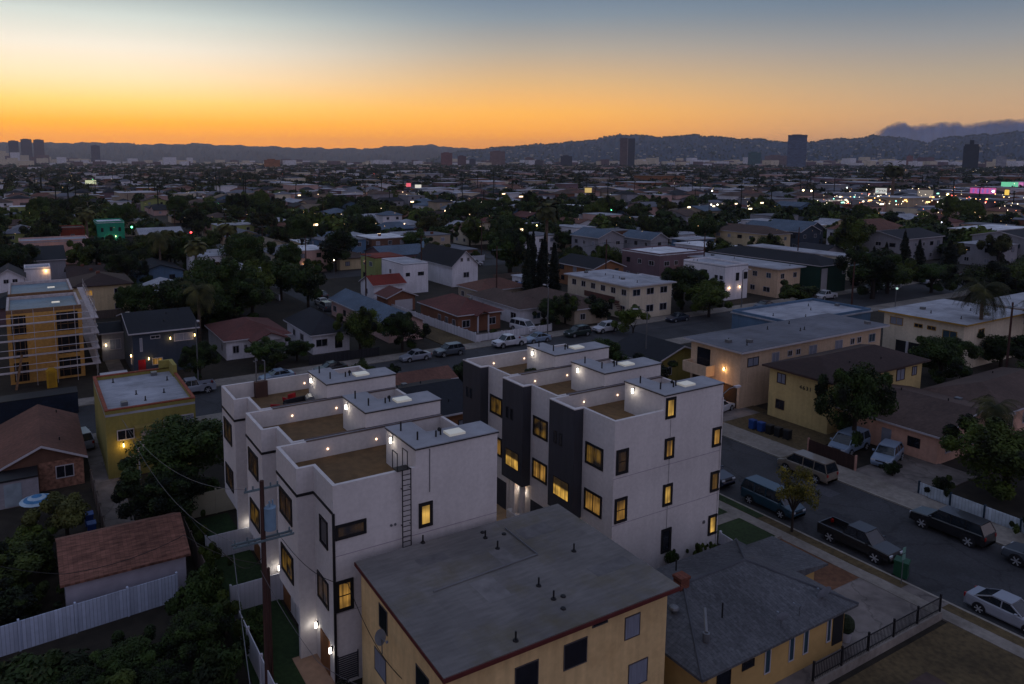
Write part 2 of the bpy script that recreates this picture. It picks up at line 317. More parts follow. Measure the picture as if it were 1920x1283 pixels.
def unit(label,loc,yf,D,xm,xe,xb,by,xt,side,last,k):
    """one three storey townhouse; local coords share the world axes"""
    r=thing('townhouse',label,'townhouse',(xm,yf,0),group=None)
    W=xe-xm; T=xt-xm; B=xb-xm; by0=by-yf; pt=.22
    d=MB()
    g0=.0
    d.box(0,0,0,W,D-.10,DZ-.02)
    body=d.build('wall',M_white,r)
    p=MB()                                   # parapets round the deck
    p.box(0,0,DZ-.02,T,pt,PZ)                # front
    p.box(0,pt,DZ-.02,pt,by0+.0,PZ)          # west, main face
    p.box(B,by0,DZ-.02 if side=='L' else DZ-.02,B+pt,D-.10,PZ); p.box(B+pt,by0,DZ-.02,pt,by0+pt,PZ)
    p.box(B+pt,D-.10-pt,DZ-.02,W-pt,D-.10,PZ); p.box(W-pt,1.8,DZ-.02,W,D-.10,PZ)
    p.build('parapet',M_white,r)
    c=MB()
    if not last:
        c.box(.9,D-.36,PZ,W,D-.2,PZ+.05).box(.9,D-.02,PZ-.1,W,D+.12,PZ+.06); c.build('parapet_cap',M_cap,r)
        c=MB(); c.box(.9,D-.2,PZ-.05,W,D-.02,PZ+.02); c.build('party_gutter',M_proof,r)
    else: c.box(B,D-.34,PZ,W,D-.08,PZ+.03); c.build('parapet_cap',M_white,r)
    fl=MB(); fl.box(B+pt+.003,by0+pt+.003,DZ-.05,W-pt-.003,D-.10-pt-.003,DZ+.012); fl.box(pt+.003,pt+.003,DZ-.05,W-.2,by0+pt+.002,DZ+.010)
    fl.build('deck_floor',M_deck,r)
    tw=MB(); n0=1.95; n1=3.95; a1=T+1.75
    tw.prism([(T,0),(W,0),(W,n0),(a1,n0),(a1,n1),(T,n1)],DZ-.02,TZ-.12); tw.build('stair_tower',M_white,r)
    rf=MB(); e=.07; rf.prism([(T-e,-e),(W+e,-e),(W+e,n0+e),(a1+e,n0+e),(a1+e,n1+e),(T-e,n1+e)],TZ-.12,TZ-.055); ro=rf.build('tower_roof_edge',M_black,r)
    rf=MB(); rf.prism([(T-e+.02,-e+.02),(W+e-.02,-e+.02),(W+e-.02,n0+e-.02),(a1+e-.02,n0+e-.02),(a1+e-.02,n1+e-.02),(T-e+.02,n1+e-.02)],TZ-.055,TZ); ro=rf.build('tower_roof',M_proof,r)
    q=MB(); q.box(T+2.6,.55,TZ,T+3.7,1.35,TZ+.14); q.build('skylight',M_skyl,ro)
    for (vx,vy,vh) in ((T+.5,2.9,.55),(T+.7,1.1,.5),(T+1.9,1.0,.38),(T+2.3,1.15,.42)):
        q=MB(); q.cyl((vx,vy,TZ),(vx,vy,TZ+vh),.055,n=7); q.build('vent_pipe',M_black,ro)
    q=MB(); q.ball((T+2.55,1.75,TZ+.1),.13,7,4); q.build('vent_cap',M_black,ro)
    # floor reveals
    rv=MB()
    for z in (4.35,7.75,): rv.box(-.008,-.014,z,W+.01,0,z+.035)
    if k==0: rv.build('reveal',mat('reveal_shadow',L(150,142,150),.9),r)
    # deck lamps
    wl=wall_lamp(r,'W',n1-.95,T,12.45,7,c=(1,.9,.74)); 
    for x_ in (2.3,5.7):
        s=MB(); s.cyl((x_,D-.10-pt-.03,11.17),(x_,D-.10-pt,11.17),.07,n=8); so_=s.build('deck_light',M_spot,r); 
        lamp_at(so_,(x_,D-.10-pt-.22,11.15),.45,(1,.62,.4),.04)
    return r,W,T,B,by0
# left building
yL=[36.2,43.27,50.34]; HL=[('nearest of the three left white townhouses, with the black ladder on its side wall'),('middle white townhouse of the left block, between its empty roof decks'),('farthest left white townhouse, with red chairs on its roof deck')]
for k,y in enumerate(yL):
    r,W,T,B,b0=unit(HL[k],None,y,7.07,13.85,24.6,12.85,y+3.1,18.95,'L',k==2,k)
    D=7.07-.10
    b=MB(); b.box(B,b0,3.2,0,D,DZ-.02); b.box(B,b0,0,0,b0+.28,3.2); bay=b.build('bay',M_white,r)
    t=MB(); e=.05; z0,z1=10.2,10.36
    t.box(B-e,b0-e,z0,B,D+0,z1); t.box(B,b0-e,z0,-e,b0,z1); t.box(-e,-.0,z0,0,b0-e,z1); t.build('dark_trim_band',M_black,r)
    if k==0:
        t=MB(); t.box(-.08,-.09,0,.06,0,10.3); t.build('downpipe',M_black,r)
    # windows of the west faces
    window(r,'W',b0+.95,B,7.95,2.35,1.7,'dim',t=.18); window(r,'W',b0+.95,B,4.25,2.3,1.72,'dim' if k==2 else 'low',t=.18)
    window(r,'W',.85,0,7.75,1.25,1.65,'dark',t=.12,mull=0); window(r,'W',.9,0,4.1,1.75,1.62,'dim',t=.12)
    dr=MB(); dr.box(-.06,.9,.1,0,2.3,2.25); dd=dr.build('door',mat('wood_door',L(120,78,46),.6,.25,3,streak=(4,4,.4)),r)
    wall_lamp(r,'W',2.75,0,2.15,2.2,(1,.96,.88))
    if k==0: wall_lamp(r,'W',.45,0,1.95,2,(1,.96,.88))
    if k==0:
        window(r,'S',.1,0,8.7,1.85,.88,'dim',t=.17,mull=0)
        window(r,'S',.06,0,4.45,1.06,1.85,'lit',t=.2,mull=2)
        window(r,'S',5.28,0,8.1,.92,1.52,'bright',t=.2,mull=0)
        gr=MB(); 
        for i in range(12): gr.box(.15,-.06,.25+i*.13,1.3,-.01,.31+i*.13)
        gr.box(.1,-.05,.18,.15,-.005,1.85); gr.box(1.3,-.05,.18,1.35,-.005,1.85); gr.build('louvre_grille',M_dark,r)
        ld=MB()
        for xx in (4.14,4.68):
            ld.box(xx-.025,-.22,5.6,xx+.025,-.17,12.0)
        z=5.75
        while z<12: ld.box(4.165,-.21,z,4.655,-.18,z+.035); z+=.31
        for z in (6.4,8.6,10.8):
            for xx in (4.14,4.68): ld.box(xx-.02,-.17,z,xx+.02,0,z+.03)
        for xx in (3.86,4.5):                       # the two hoops over the parapet
            for yy in (-.12,.5): ld.box(xx-.02,yy-.02,11.9,xx+.02,yy+.02,13.0)
            ld.box(xx-.02,-.10,12.96,xx+.02,.48,13.0)
        ld.box(3.84,-.14,11.9,4.72,.5,11.94)
        ld.build('ladder',M_black,r)
        for xx in (3.5,3.75):
            v=MB(); v.cyl((xx,-.05,8.75),(xx,0,8.75),.08,n=8); v.build('wall_vent',M_metal,r)
        s=MB(); s.cyl((T+.9,-.04,10.2),(T+.9,-.04,TZ-.2),.025,n=5); s.build('conduit',M_metal,r)
occ(12.8,36,24.8,57.5,1)
# right building
yR=[36.2,42.4,48.55]; DR=[6.2,6.15,6.2]
HR=['nearest right townhouse, charcoal bay and a white side wall of small lit windows','middle townhouse of the right block, charcoal bay over a lit entry','farthest right townhouse, its charcoal bay plain above the courtyard']
for k,y in enumerate(yR):
    D_=DR[k]; r,W,T,B,b0=unit(HR[k],None,y,D_,34.2,44.85,33.4,y+3.25,38.8,'R',k==2,k)
    D=D_-.10
    b=MB(); b.box(B-.02,b0-.02,3.6,-.0,D,DZ-.06); b.box(B-.02,b0-.02,DZ-.06,B-.003,D,PZ-.05).box(B-.003,b0-.02,DZ-.06,0,b0-.003,PZ-.05); b.build('charcoal_bay',M_dark,r); b=MB(); b.box(B-.05,b0-.05,PZ-.045,B+.24,D+.0,PZ+.03).box(B+.24,b0-.05,PZ-.045,.0,b0+.22,PZ+.03); b.build('bay_cap',M_white,r)
    window(r,'W',1.05,0,7.95,1.85,1.6,'low',t=.17); window(r,'W',1.05,0,4.45,1.85,1.62,'lit',t=.17)
    window(r,'W',b0+.45,B-.02,4.75,1.75,1.42,'room',t=.04,mull=1,proud=.04)
    for q_ in (0,.62): window(r,'W',b0+1.3+q_,B-.02,8.7,.34,.95,'dark',t=.05,mull=0,proud=.04)
    gd=MB(); gd.box(-.03,.35,0,0,3.1,2.5); gd.build('garage_door',M_dark,r)
    for q_ in (.5,1.5): 
        wall_lamp(r,'W',b0+q_+.1,0,2.85,5 if k<2 else 2,(1,.82,.66))
    cl=MB(); 
    for q_ in (b0+.2,b0+1.2): cl.box(-.62,q_,.0,-.3,q_+.32,3.6)
    cl.box(-.7,b0+.1,.0,-.2,b0+2.2,.8); cl.build('entry_pier',M_white,r)
    sp=MB(); sp.cyl((B+.4,b0+.8,3.585),(B+.4,b0+.8,3.6),.07,n=8); s_=sp.build('soffit_light',M_spot,r); lamp_at(s_,(B+.4,b0+.8,3.4),4,(1,.6,.3))
    if k==0:
        for (x_,z_,w_,h_,st,mu) in ((.18,8.02,1.12,1.78,'dim',2),(.17,4.5,1.15,1.8,'lit',2),(4.72,11.2,.98,1.55,'bright',0),(4.76,8.2,.94,1.55,'lit',0),(4.76,4.65,.96,1.65,'bright',0),(4.78,1.05,1.0,1.85,'dark',0),(9.68,8.15,.96,1.5,'lit',0),(9.7,4.6,.96,1.6,'lit',0),(9.7,1.15,.96,1.6,'bright',0)):
            window(r,'S',x_,0,z_,w_,h_,st,t=.2,mull=mu)
        v=MB(); v.box(W-.06,-.07,0,W+.03,-.01,11.9); v.build('downpipe',M_white,r)
        v=MB(); v.cyl((9.2,-.05,2.4),(9.2,0,2.4),.14,n=8); v.build('wall_vent',M_metal,r)
        wl=MB(); wl.cyl((5.25,-.04,2.9),(5.25,-.04,11.1),.012,n=4); wl.build('conduit',M_metal,r)
occ(33.2,36,45,55,1)
# things on the far left roof deck
def chair(label,x,y,rz,m):
    r=thing('armchair',label,'armchair',(x,y,DZ+.012),rz,group='red chairs on the roof deck')
    b=MB(); b.box(-.35,-.35,.3,.35,.35,.45); b.build('seat',m,r)
    b=MB(); b.box(-.35,.27,.45,.35,.37,.95); b.build('backrest',m,r)
    for s in (-1,1):
        b=MB(); b.box(s*.36-.04,-.33,.45,s*.36+.04,.27,.62); b.build('armrest',m,r)
        for q in (-1,1): b=MB(); b.box(s*.31-.03,q*.3-.03,0,s*.31+.03,q*.3+.03,.3); b.build('leg',M_black,r)
M_red=mat('red_cushion',L(150,20,30),.7,.15)
chair('red armchair on the far left roof deck beside the brown chimney stack',15.6,52.0,R(150),M_red); chair('red armchair on the far left roof deck in front of the dark sofa',17.2,53.9,R(200),M_red)
r=thing('sofa','dark grey outdoor sofa on the farthest left roof deck','sofa',(17.4,52.6,DZ+.012),R(12)); m=mat('dark_cushion',L(40,40,44),.8)
b=MB(); b.box(-.9,-.38,.15,.9,.38,.42); b.build('seat',m,r); b=MB(); b.box(-.9,.28,.42,.9,.4,.8); b.build('backrest',m,r)
for s in (-1,1): b=MB(); b.box(s*.94-.06,-.38,.15,s*.94+.06,.38,.62); b.build('armrest',m,r)
b=MB(); b.box(-2.2,-1.5,0,1.4,1.4,.02); tag(b.build('rug',mat('dark_rug',L(36,34,34),.95,.2,4),loc=(15.9,52.4,DZ+.013)),'dark rug under the red chairs on the roof deck','rug')
r=thing('grill','covered barbecue grill with a pale lid beside the far left stair tower','grill',(18.25,52.1,DZ+.012),R(80))
b=MB(); b.box(-.45,-.3,.05,.45,.3,.75); b.build('cabinet',M_black,r); b=MB(); b.ext([(-.32,.75),(.32,.75),(.3,.95),(.12,1.1),(-.12,1.1),(-.3,.95)],'x',-.42,.42); b.build('lid',mat('steel_lid',L(120,122,126),.4,.1,metal=.5),r)
b=MB(); b.box(.46,-.25,.7,.8,.25,.74); b.box(-.8,-.25,.7,-.46,.25,.74); b.build('side_shelf',M_metal,r)
r=thing('chimney_stack','brown boxed chimney stack with two thin pipes on the far left roof parapet','chimney',(15.9,56.75,DZ),0)
b=MB(); b.box(-.55,-.1,0,.45,.34,1.3); b.build('casing',mat('brown_casing',L(72,50,44),.7,.2),r)
for s in (-.4,.3): b=MB(); b.cyl((s,.1,1.3),(s,.1,2.9),.05,n=6); b.cyl((s,.1,2.9),(s-.2,.1,3.0),.05,n=6); b.build('flue',M_metal,r)
r=thing('planter','low black planter with a dark shrub beside the far right stair tower','planter',(38.2,51.2,DZ+.012)); b=MB(); b.box(-.5,-.2,0,.5,.2,.25); b.build('pot',M_black,r)
b=MB(); [b.ball((x,0,.42),.25,7,4,.8) for x in (-.35,0,.38)]; b.build('foliage',mat('shrub_leaf',L(30,40,22),.9,.4,9,bump=1,bscale=15),r)
# ---------------------------------------------------------------- houses
WALLC={'white':(206,203,208),'cream':(196,182,160),'beige':(186,166,132),'tan':(152,138,120),'pink':(178,146,138),'yellow':(178,156,106),'ochre':(134,124,66),
 'grey':(132,130,136),'slate':(54,62,74),'blue':(80,104,128),'teal':(34,130,104),'green':(26,54,44),'brick':(114,76,58),'olive':(132,138,84),'peach':(190,164,138),'pinkish':(196,154,134),'mauve':(104,84,90),'brown':(92,66,54),'orange':(128,88,62),'rust':(120,50,36)}
ROOFC={'grey':(98,100,108),'pale grey':(150,152,160),'dark':(38,39,46),'charcoal':(29,31,38),'brown':(78,62,56),'dark brown':(54,40,38),'red brown':(92,54,50),'red tile':(112,40,30),'tan':(110,96,82),'terracotta':(98,66,56),'white':(200,202,208),'blue grey':(82,96,112)}
def wmat(c): return mat(c+'_wall',L(*WALLC[c]),.9,.08,3,.14,bump=.1,drip=.08)
def rmat(c,ax='x'):
    return mat(c.replace(' ','_')+'_roof_'+ax,L(*ROOFC[c]),.88,.2,3,.18,rows=(ax,.32,.16)) if ax in 'xy' else mat(c.replace(' ','_')+'_flat_roof',L(*ROOFC[c]),.88,.12,1.4,.22,streak=(.35,2,1),tint=(L(70,68,70),.55))
M_trim=mat('white_trim',L(170,166,170),.7,.05)
def roof_mesh(W,D,h,kind,rise,ov,ridge,t=.16):
    b=MB()
    if kind=='gable':
        if ridge=='x':
            s=rise/(D/2); e=h-s*ov
            b.ext([(-ov,e),(D/2,h+rise),(D+ov,e),(D+ov,e+t),(D/2,h+rise+t),(-ov,e+t)][::-1],'x',-ov,W+ov)
        else:
            s=rise/(W/2); e=h-s*ov
            b.ext([(-ov,e),(W/2,h+rise),(W+ov,e),(W+ov,e+t),(W/2,h+rise+t),(-ov,e+t)],'y',-ov,D+ov)
    elif kind=='hip':
        m=min(W,D)/2
        if W>=D: r0,r1=(m,D/2),(W-m,D/2)
        else: r0,r1=(W/2,m),(W/2,D-m)
        if abs(r0[0]-r1[0])+abs(r0[1]-r1[1])<.3: r0=(r0[0]-.15,r0[1]) if W>=D else (r0[0],r0[1]-.15)
        z=h-rise/m*ov*.6+t; zr=h+rise+t; c=[(-ov,-ov,z),(W+ov,-ov,z),(W+ov,D+ov,z),(-ov,D+ov,z)]; A=(*r0,zr); Bq=(*r1,zr)
        if W>=D: F=[[c[0],c[1],Bq,A],[c[1],c[2],Bq],[c[2],c[3],A,Bq],[c[3],c[0],A]]
        else: F=[[c[0],c[1],A],[c[1],c[2],Bq,A],[c[2],c[3],Bq],[c[3],c[0],A,Bq]]
        for f in F: b.poly(f)
        lo=[(x,y,zz-t) for x,y,zz in c]
        for k in range(4): b.poly([lo[k],lo[(k+1)%4],c[(k+1)%4],c[k]])
        b.poly(lo[::-1])
    else:
        b.box(-ov,-ov,h,W+ov,D+ov,h+.22)
    return b
def house(label,x0,y0,x1,y1,h,kind='gable',rise=1.4,ov=.4,wall='cream',roof='brown',ridge='x',fascia=True,wins=None,name='house',cat='house',group=None,chimney=None,door=None,lamps=(),vents=0,parapet=0,ground=True,trim=None,winstyle=None):
    r=thing(name,label,cat,(x0,y0,0),group=group); W=x1-x0; D=y1-y0; wm=wmat(wall)
    b=MB(); b.box(0,0,0,W,D,h)
    if kind=='gable':
        if ridge=='x': b.ext([(0,h),(D,h),(D/2,h+rise)],'x',0.004,W-.004)
        else: b.ext([(0,h),(W,h),(W/2,h+rise)],'y',0.004,D-.004)
    b.build('wall',wm,r)
    rm=rmat(roof,('x' if (kind=='hip' and W>=D) or (kind=='gable' and ridge=='x') else 'y') if kind!='flat' else 'f')
    ro=roof_mesh(W,D,h,kind,rise,ov,ridge).build('roof',rm,r)
    tm=trim or M_trim
    if fascia:
        f=MB()
        if kind=='flat': f.box(-ov-.04,-ov-.04,h-.02,W+ov+.04,-ov+.0,h+.19); f.box(-ov-.04,-ov,h-.02,-ov,D+ov,h+.19)
        elif kind=='hip':
            m=min(W,D)/2; z=h-rise/m*ov*.6; f.box(-ov-.05,-ov-.05,z-.04,W+ov+.05,-ov-.004,z+.13); f.box(-ov-.05,-ov,z-.04,-ov-.004,D+ov,z+.13)
        elif ridge=='y':
            s=rise/(W/2); e=h-s*ov
            f.ext([(-ov-.02,e-.06),(W/2,h+rise-.06),(W+ov+.02,e-.06),(W+ov+.02,e+.13),(W/2,h+rise+.13),(-ov-.02,e+.13)],'y',-ov-.06,-ov-.003); f.box(-ov-.07,-ov,e-.04,-ov-.004,D+ov,e+.14)
        else:
            s=rise/(D/2); e=h-s*ov
            f.ext([(-ov-.02,e-.06),(D/2,h+rise-.06),(D+ov+.02,e-.06),(D+ov+.02,e+.13),(D/2,h+rise+.13),(-ov-.02,e+.13)][::-1],'x',-ov-.06,-ov-.003); f.box(-ov,-ov-.07,e-.04,W+ov,-ov-.004,e+.14)
        f.build('fascia',tm,r)
    if parapet:
        f=MB(); p=parapet; f.box(0,0,h+.22,W,.25,h+p); f.box(0,.25,h+.22,.25,D,h+p); f.box(.25,D-.25,h+.22,W,D,h+p); f.box(W-.25,.25,h+.22,W,D-.25,h+p); f.build('parapet',wm,r)
    st=winstyle or ['dark','dark','curtain','dark','blue']
    if wins is None:
        fl=max(1,int(round(h/3.0))); k=0
        for i in range(fl):
            z=.95+i*(h/fl)
            n=max(1,int(W/3.6))
            for j in range(n): window(r,'S',W*(j+.5)/n-.6+rnd.uniform(-.3,.3),0,z,1.2 if rnd.random()<.6 else 1.7,1.15,rnd.choice(st),fr=tm if rnd.random()<.6 else M_black,t=.07); k+=1
            n=max(1,int(D/3.8))
            for j in range(n): window(r,'W',D*(j+.5)/n-.6+rnd.uniform(-.3,.3),0,z,1.2 if rnd.random()<.6 else 1.7,1.15,rnd.choice(st),fr=tm if rnd.random()<.6 else M_black,t=.07)
    else:
        for wv in wins:
            f_,a,z,w_,h_=wv[:5]; window(r,f_,a,0,z,w_,h_,wv[5] if len(wv)>5 else 'dark',fr=wv[6] if len(wv)>6 else tm,t=.08,mull=wv[7] if len(wv)>7 else 1)
    if door:
        f_,a,c_=door; b=MB()
        if f_=='S': b.box(a,-.05,.1,a+.95,0,2.15)
        else: b.box(-.05,a,.1,0,a+.95,2.15)
        b.build('door',c_,r)
    if chimney:
        cx_,cy_,ch=chimney; b=MB(); b.box(cx_,cy_,h*.6,cx_+.7,cy_+.7,ch); b.box(cx_-.06,cy_-.06,ch,cx_+.76,cy_+.76,ch+.12); b.build('chimney',mat('chimney_brick',L(112,66,52),.9,.2,6,rows=('z',.12,.3)),ro)
    for (f_,a,z,pw,c_) in lamps: wall_lamp(r,f_,a,0,z,pw,c_,m=M_bulb2)
    for k in range(vents):
        vx=rnd.uniform(.8,W-.8); vy=rnd.uniform(.8,D-.8)
        if kind=='flat': z=h+.2
        elif (kind=='gable' and ridge=='x'): z=h+rise*(1-abs(vy-D/2)/(D/2))
        elif kind=='gable': z=h+rise*(1-abs(vx-W/2)/(W/2))
        else: z=h+rise*max(0,min(1,min(vx,W-vx,vy,D-vy)/(min(W,D)/2)))
        b=MB()
        if k%3==2: b.box(vx-.3,vy-.3,z-.05,vx+.3,vy+.3,z+.4); b.build('roof_unit',M_metal,ro)
        else: b.cyl((vx,vy,z-.1),(vx,vy,z+.45),.06,n=6).cyl((vx,vy,z-.1),(vx,vy,z+.08),.2,.12,n=8); b.build('vent_pipe',M_black,ro)
    occ(x0,y0,x1,y1,.8)
    return r
def H(label,Lp,Fp,Rp,h,**k):
    """house whose roof corners (left, near, right) at height h are seen at these pixels"""
    f=at(*Fp,h); l=at(*Lp,h); r=at(*Rp,h); ov=k.get('ov',.4)
    return house(label,f[0]+ov,f[1]+ov,r[0]-ov,l[1]-ov,h,**k)
# --- near: beige apartment block with the big grey roof
zR=7.6; q=[at(671,1050,zR),at(1050,942,zR),at(1277,1100,zR),at(832,1275,zR)]
q[0]=(14.75,35.5); q[1]=(28.85,35.5)
r=thing('apartment_building','beige apartment block under a wide plain grey roof, nearest building at the bottom','apartment block',(14.9,25.6,0)); wm=wmat('beige'); X0,Y0=14.9,25.6
b=MB(); b.box(0,0,0,13.3,9.3,zR-.22); b.build('wall',mat('warm_beige_stucco',L(204,174,126),.9,.07,3,.12,bump=.12,drip=.12,tint=(L(150,116,72),.4)),r)
lc=[(x-X0,y-Y0) for x,y in (q[3],q[2],q[1],q[0])]
rb=MB(); n=6
zr=lambda u,v:zR+.16*math.sin(math.pi*v)
b=MB(); b.prism(lc,zR-.22,zR-.02); fa=b.build('fascia',mat('dark_red_fascia',L(86,36,34),.7,.1),r)
li=[(lc[0][0]+.03,lc[0][1]+.06),(lc[1][0]-.03,lc[1][1]+.06),(lc[2][0]-.03,lc[2][1]-.03),(lc[3][0]+.03,lc[3][1]-.03)]
b=MB(); b.prism(li,zR-.02,zR+.03); ro=b.build('roof',mat('grey_rolled_roof',L(110,106,104),.85,.14,2.0,.24,streak=(.5,2.5,1),bump=.15,rows=('x',1.0,.10),tint=(L(96,88,66),.75)),r)
for px,py,kk in ((793,1019,0),(905,1000,2),(910,1010,0),(933,1030,0),(945,1003,2),(1076,1035,0),(1010,1100,0),(1038,1125,0),(1056,1120,2),(1056,1143,2),(967,1203,0)):
    x,y=at(px,py,zR); x-=X0; y-=Y0; b=MB(); b.cyl((x,y,zR),(x,y,zR+.1),.16,.12,n=8)
    if kk==0: b.cyl((x,y,zR+.1),(x,y,zR+.5),.05,n=6)
    b.build('vent_pipe',M_black,ro)
for i,(px_,py_,w_,d_) in enumerate(((9.5,7.2,2.2,1.2),(4.2,3.0,1.4,2.0),(10.5,2.2,2.6,.9),(6.8,5.6,1.0,1.6),(2.8,7.6,1.8,.8))):
    b=MB(); b.box(px_,py_,zR+.03,px_+w_,py_+d_,zR+.036); b.build('roof_patch',mat('roof_patch_%d'%(i%2),L(*((100,97,97),(114,110,109))[i%2]),.85,.2,2,.2),ro)
b=MB(); b.cyl((2.2,5.2,zR+.1),(9.0,5.5,zR+.1),.04,n=5).cyl((9.0,5.5,zR+.1),(9.1,8.8,zR+.1),.04,n=5); b.build('roof_conduit',M_metal,ro)
FR=mat('dull_aluminium',L(86,82,84),.5,.1,metal=.3)
for a,z,w_,h_,st in ((6.45,5.1,1.45,1.35,'dark'),(10.35,5.35,1.05,1.25,'curtain'),(10.7,2.55,1.35,1.35,'curtain'),(8.2,6.75,1.0,.35,'dark'),(3.6,4.95,1.35,1.35,'dark'),(6.3,2.3,1.5,1.3,'dark'),(3.4,2.3,1.4,1.3,'curtain')):
    window(r,'S',a,0,z,w_,h_,st,fr=FR,t=.05,mull=1 if h_>.5 else 0,proud=.04)
for a,z,w_,h_,st in ((6.0,5.5,1.0,1.3,'dark'),(1.6,4.7,1.3,1.3,'dark'),(6.2,2.7,1.4,1.3,'curtain'),(2.2,1.9,1.3,1.3,'dark')):
    window(r,'W',a,0,z,w_,h_,st,fr=FR,t=.05,proud=.04)
b=MB(); b.box(8.35,-.5,2.9,9.05,0,3.4); b.build('air_conditioner',mat('ac_white',L(150,152,160),.6),r)
occ(14,25,29.5,36,.5)
def dish(label,x,y,z,rz,s=.38,root=None):
    r=thing('satellite_dish',label,'satellite dish',(x,y,z),rz)
    b=MB(); b.cyl((0,0,-.3),(0,0,.45),.03,n=6); b.build('mast',M_metal,r)
    b=MB(); b.cyl((0,-.08,.55),(0,-.02,.55),s,s*.5,n=14); b.cyl((0,-.08,.55),(0,-.5,.35),.015,n=5); b.box(-.05,-.55,.3,.05,-.45,.4); o=b.build('reflector',mat('dish_grey',L(116,122,132),.6),r); o.rotation_euler.x=-.35; o.location=(0,0,.0)
    return r
dish('pale satellite dish on a bracket at the left wall of the beige block',14.3,31.0,5.4,R(20))
# --- near right: yellow bungalow with the grey shingle roof
r=thing('bungalow','yellow bungalow with a grey hip shingle roof between the beige block and the parkway','house',(29.6,24.2,0)); wm=mat('yellow_stucco',L(172,140,88),.9,.06,2.5,.12,bump=.12)
b=MB(); b.box(.3,0,0,12.2,7.8,3.0); b.box(12.2,4.2,0,15.6,7.6,2.5); b.build('wall',wm,r)
b=MB(); b.box(0.2,-.35,2.7,2.4,1.0,2.9) if False else None
z0,z1=2.95,4.4
c=[(-.6,-.4),(12.9,-.4),(12.9,8.4),(-.6,8.4)]; A=(3.4,4.6,z1); Bq=(8.9,4.6,z1)
SH=mat('grey_shingle',L(84,85,89),.9,.25,5,.18,rows=('x',.22,.28),bump=.3); SH2=mat('grey_shingle_across',L(84,85,89),.9,.25,5,.18,rows=('y',.22,.28),bump=.3)
b=MB(); P3=lambda p,z:(p[0],p[1],z)
b.poly([P3(c[0],z0),P3(c[1],z0),Bq,A]).poly([P3(c[2],z0),P3(c[3],z0),A,Bq]).poly([P3(c[1],z0),P3(c[2],z0),Bq]).poly([P3(c[3],z0),P3(c[0],z0),A])
for k in range(4): b.poly([P3(c[k],z0-.15),P3(c[(k+1)%4],z0-.15),P3(c[(k+1)%4],z0),P3(c[k],z0)])
b.poly([P3(p,z0-.15) for p in c[::-1]]); ro=b.build('roof',SH,r)
b=MB(); b.poly([(10.2,3.6,3.4),(16.3,3.7,2.5),(16.3,8.0,2.5),(10.2,6.0,3.95)]).poly([(10.2,8.1,2.55),(10.2,6.0,3.94),(16.3,8.0,2.48)]).poly([(16.3,3.7,2.4),(16.3,8.0,2.4),(16.3,8.0,2.5),(16.3,3.7,2.5)]).poly([(10.2,3.6,2.4),(16.3,3.7,2.4),(16.3,3.7,2.5),(10.2,3.6,3.4)]); b.build('porch_roof',SH2,r)
for (p,qv) in ((c[0],A),(c[1],Bq),(c[2],Bq),(c[3],A)):
    b=MB(); b.cyl((p[0],p[1],z0+.03),(qv[0],qv[1],qv[2]+.03),.07,n=5); b.build('hip_ridge',mat('ridge_shingle',L(72,74,80),.9),ro)
b=MB(); b.cyl((A[0],A[1],z1+.02),(Bq[0],Bq[1],z1+.02),.08,n=5); b.build('ridge_cap',MC['ridge_shingle'],ro)
b=MB(); b.box(2.9,4.3,3.4,3.6,4.9,5.0); b.box(2.85,4.25,4.86,3.65,4.95,5.02); b.build('chimney',mat('chimney_brick',L(112,66,52),.9,.2,6,rows=('z',.12,.3)),ro)
b=MB(); b.cyl((1.5,1.2,3.5),(1.5,1.2,3.95),.2,.2,n=10).cyl((1.5,1.2,3.95),(2.5,2.2,4.5),.09,n=8); b.build('flue',M_metal,ro)
b=MB(); b.ball((1.6,3.6,4.0),.3,10,6,.7); b.build('turbine_vent',M_metal,ro)
for x,y,z,hh in ((3.6,1.9,3.75,.9),(5.0,6.6,3.8,.7)): b=MB(); b.cyl((x,y,z),(x,y,z+hh),.05,n=6); b.build('vent_pipe',M_black,ro)
for a,w_,z,h_ in ((1.0,1.1,.9,1.6),(3.0,1.0,1.9,.45),(4.9,.5,1.0,1.5),(7.0,.48,1.0,1.5),(8.3,.48,1.0,1.5),(10.5,.4,1.0,1.5)):
    window(r,'S',a,0,z,w_,h_,'dark' if w_>.9 else 'blue',fr=M_trim if w_<.9 else M_black,t=.06,mull=0,proud=.05)
b=MB(); b.box(11.1,-.04,.6,12.1,0,2.5); b.build('entry_shade_panel',M_black,r)  # flat black panel painted for the shade inside the entry
occ(29,23.5,46,33,.4)
dish('satellite dish low on the front slope of the grey shingle roof',38.0,24.6,3.3,R(200),.4); dish('second satellite dish nearer the eave corner of the grey shingle roof',36.2,24.5,3.3,R(160),.4)
dish('round dish on the right end of the grey shingle roof',40.6,24.9,3.2,R(170),.5)
# ---------------------------------------------------------------- buildings one can tell apart
D_,C_,B_='dark','curtain','blue'
def row(f,n,W,z,w=1.2,h=1.15,st=D_,fr=None,off=0): return [(f,off+(W-off)*(j+.5)/n-w/2,z,w,h,st)+((fr,) if fr else ()) for j in range(n)]
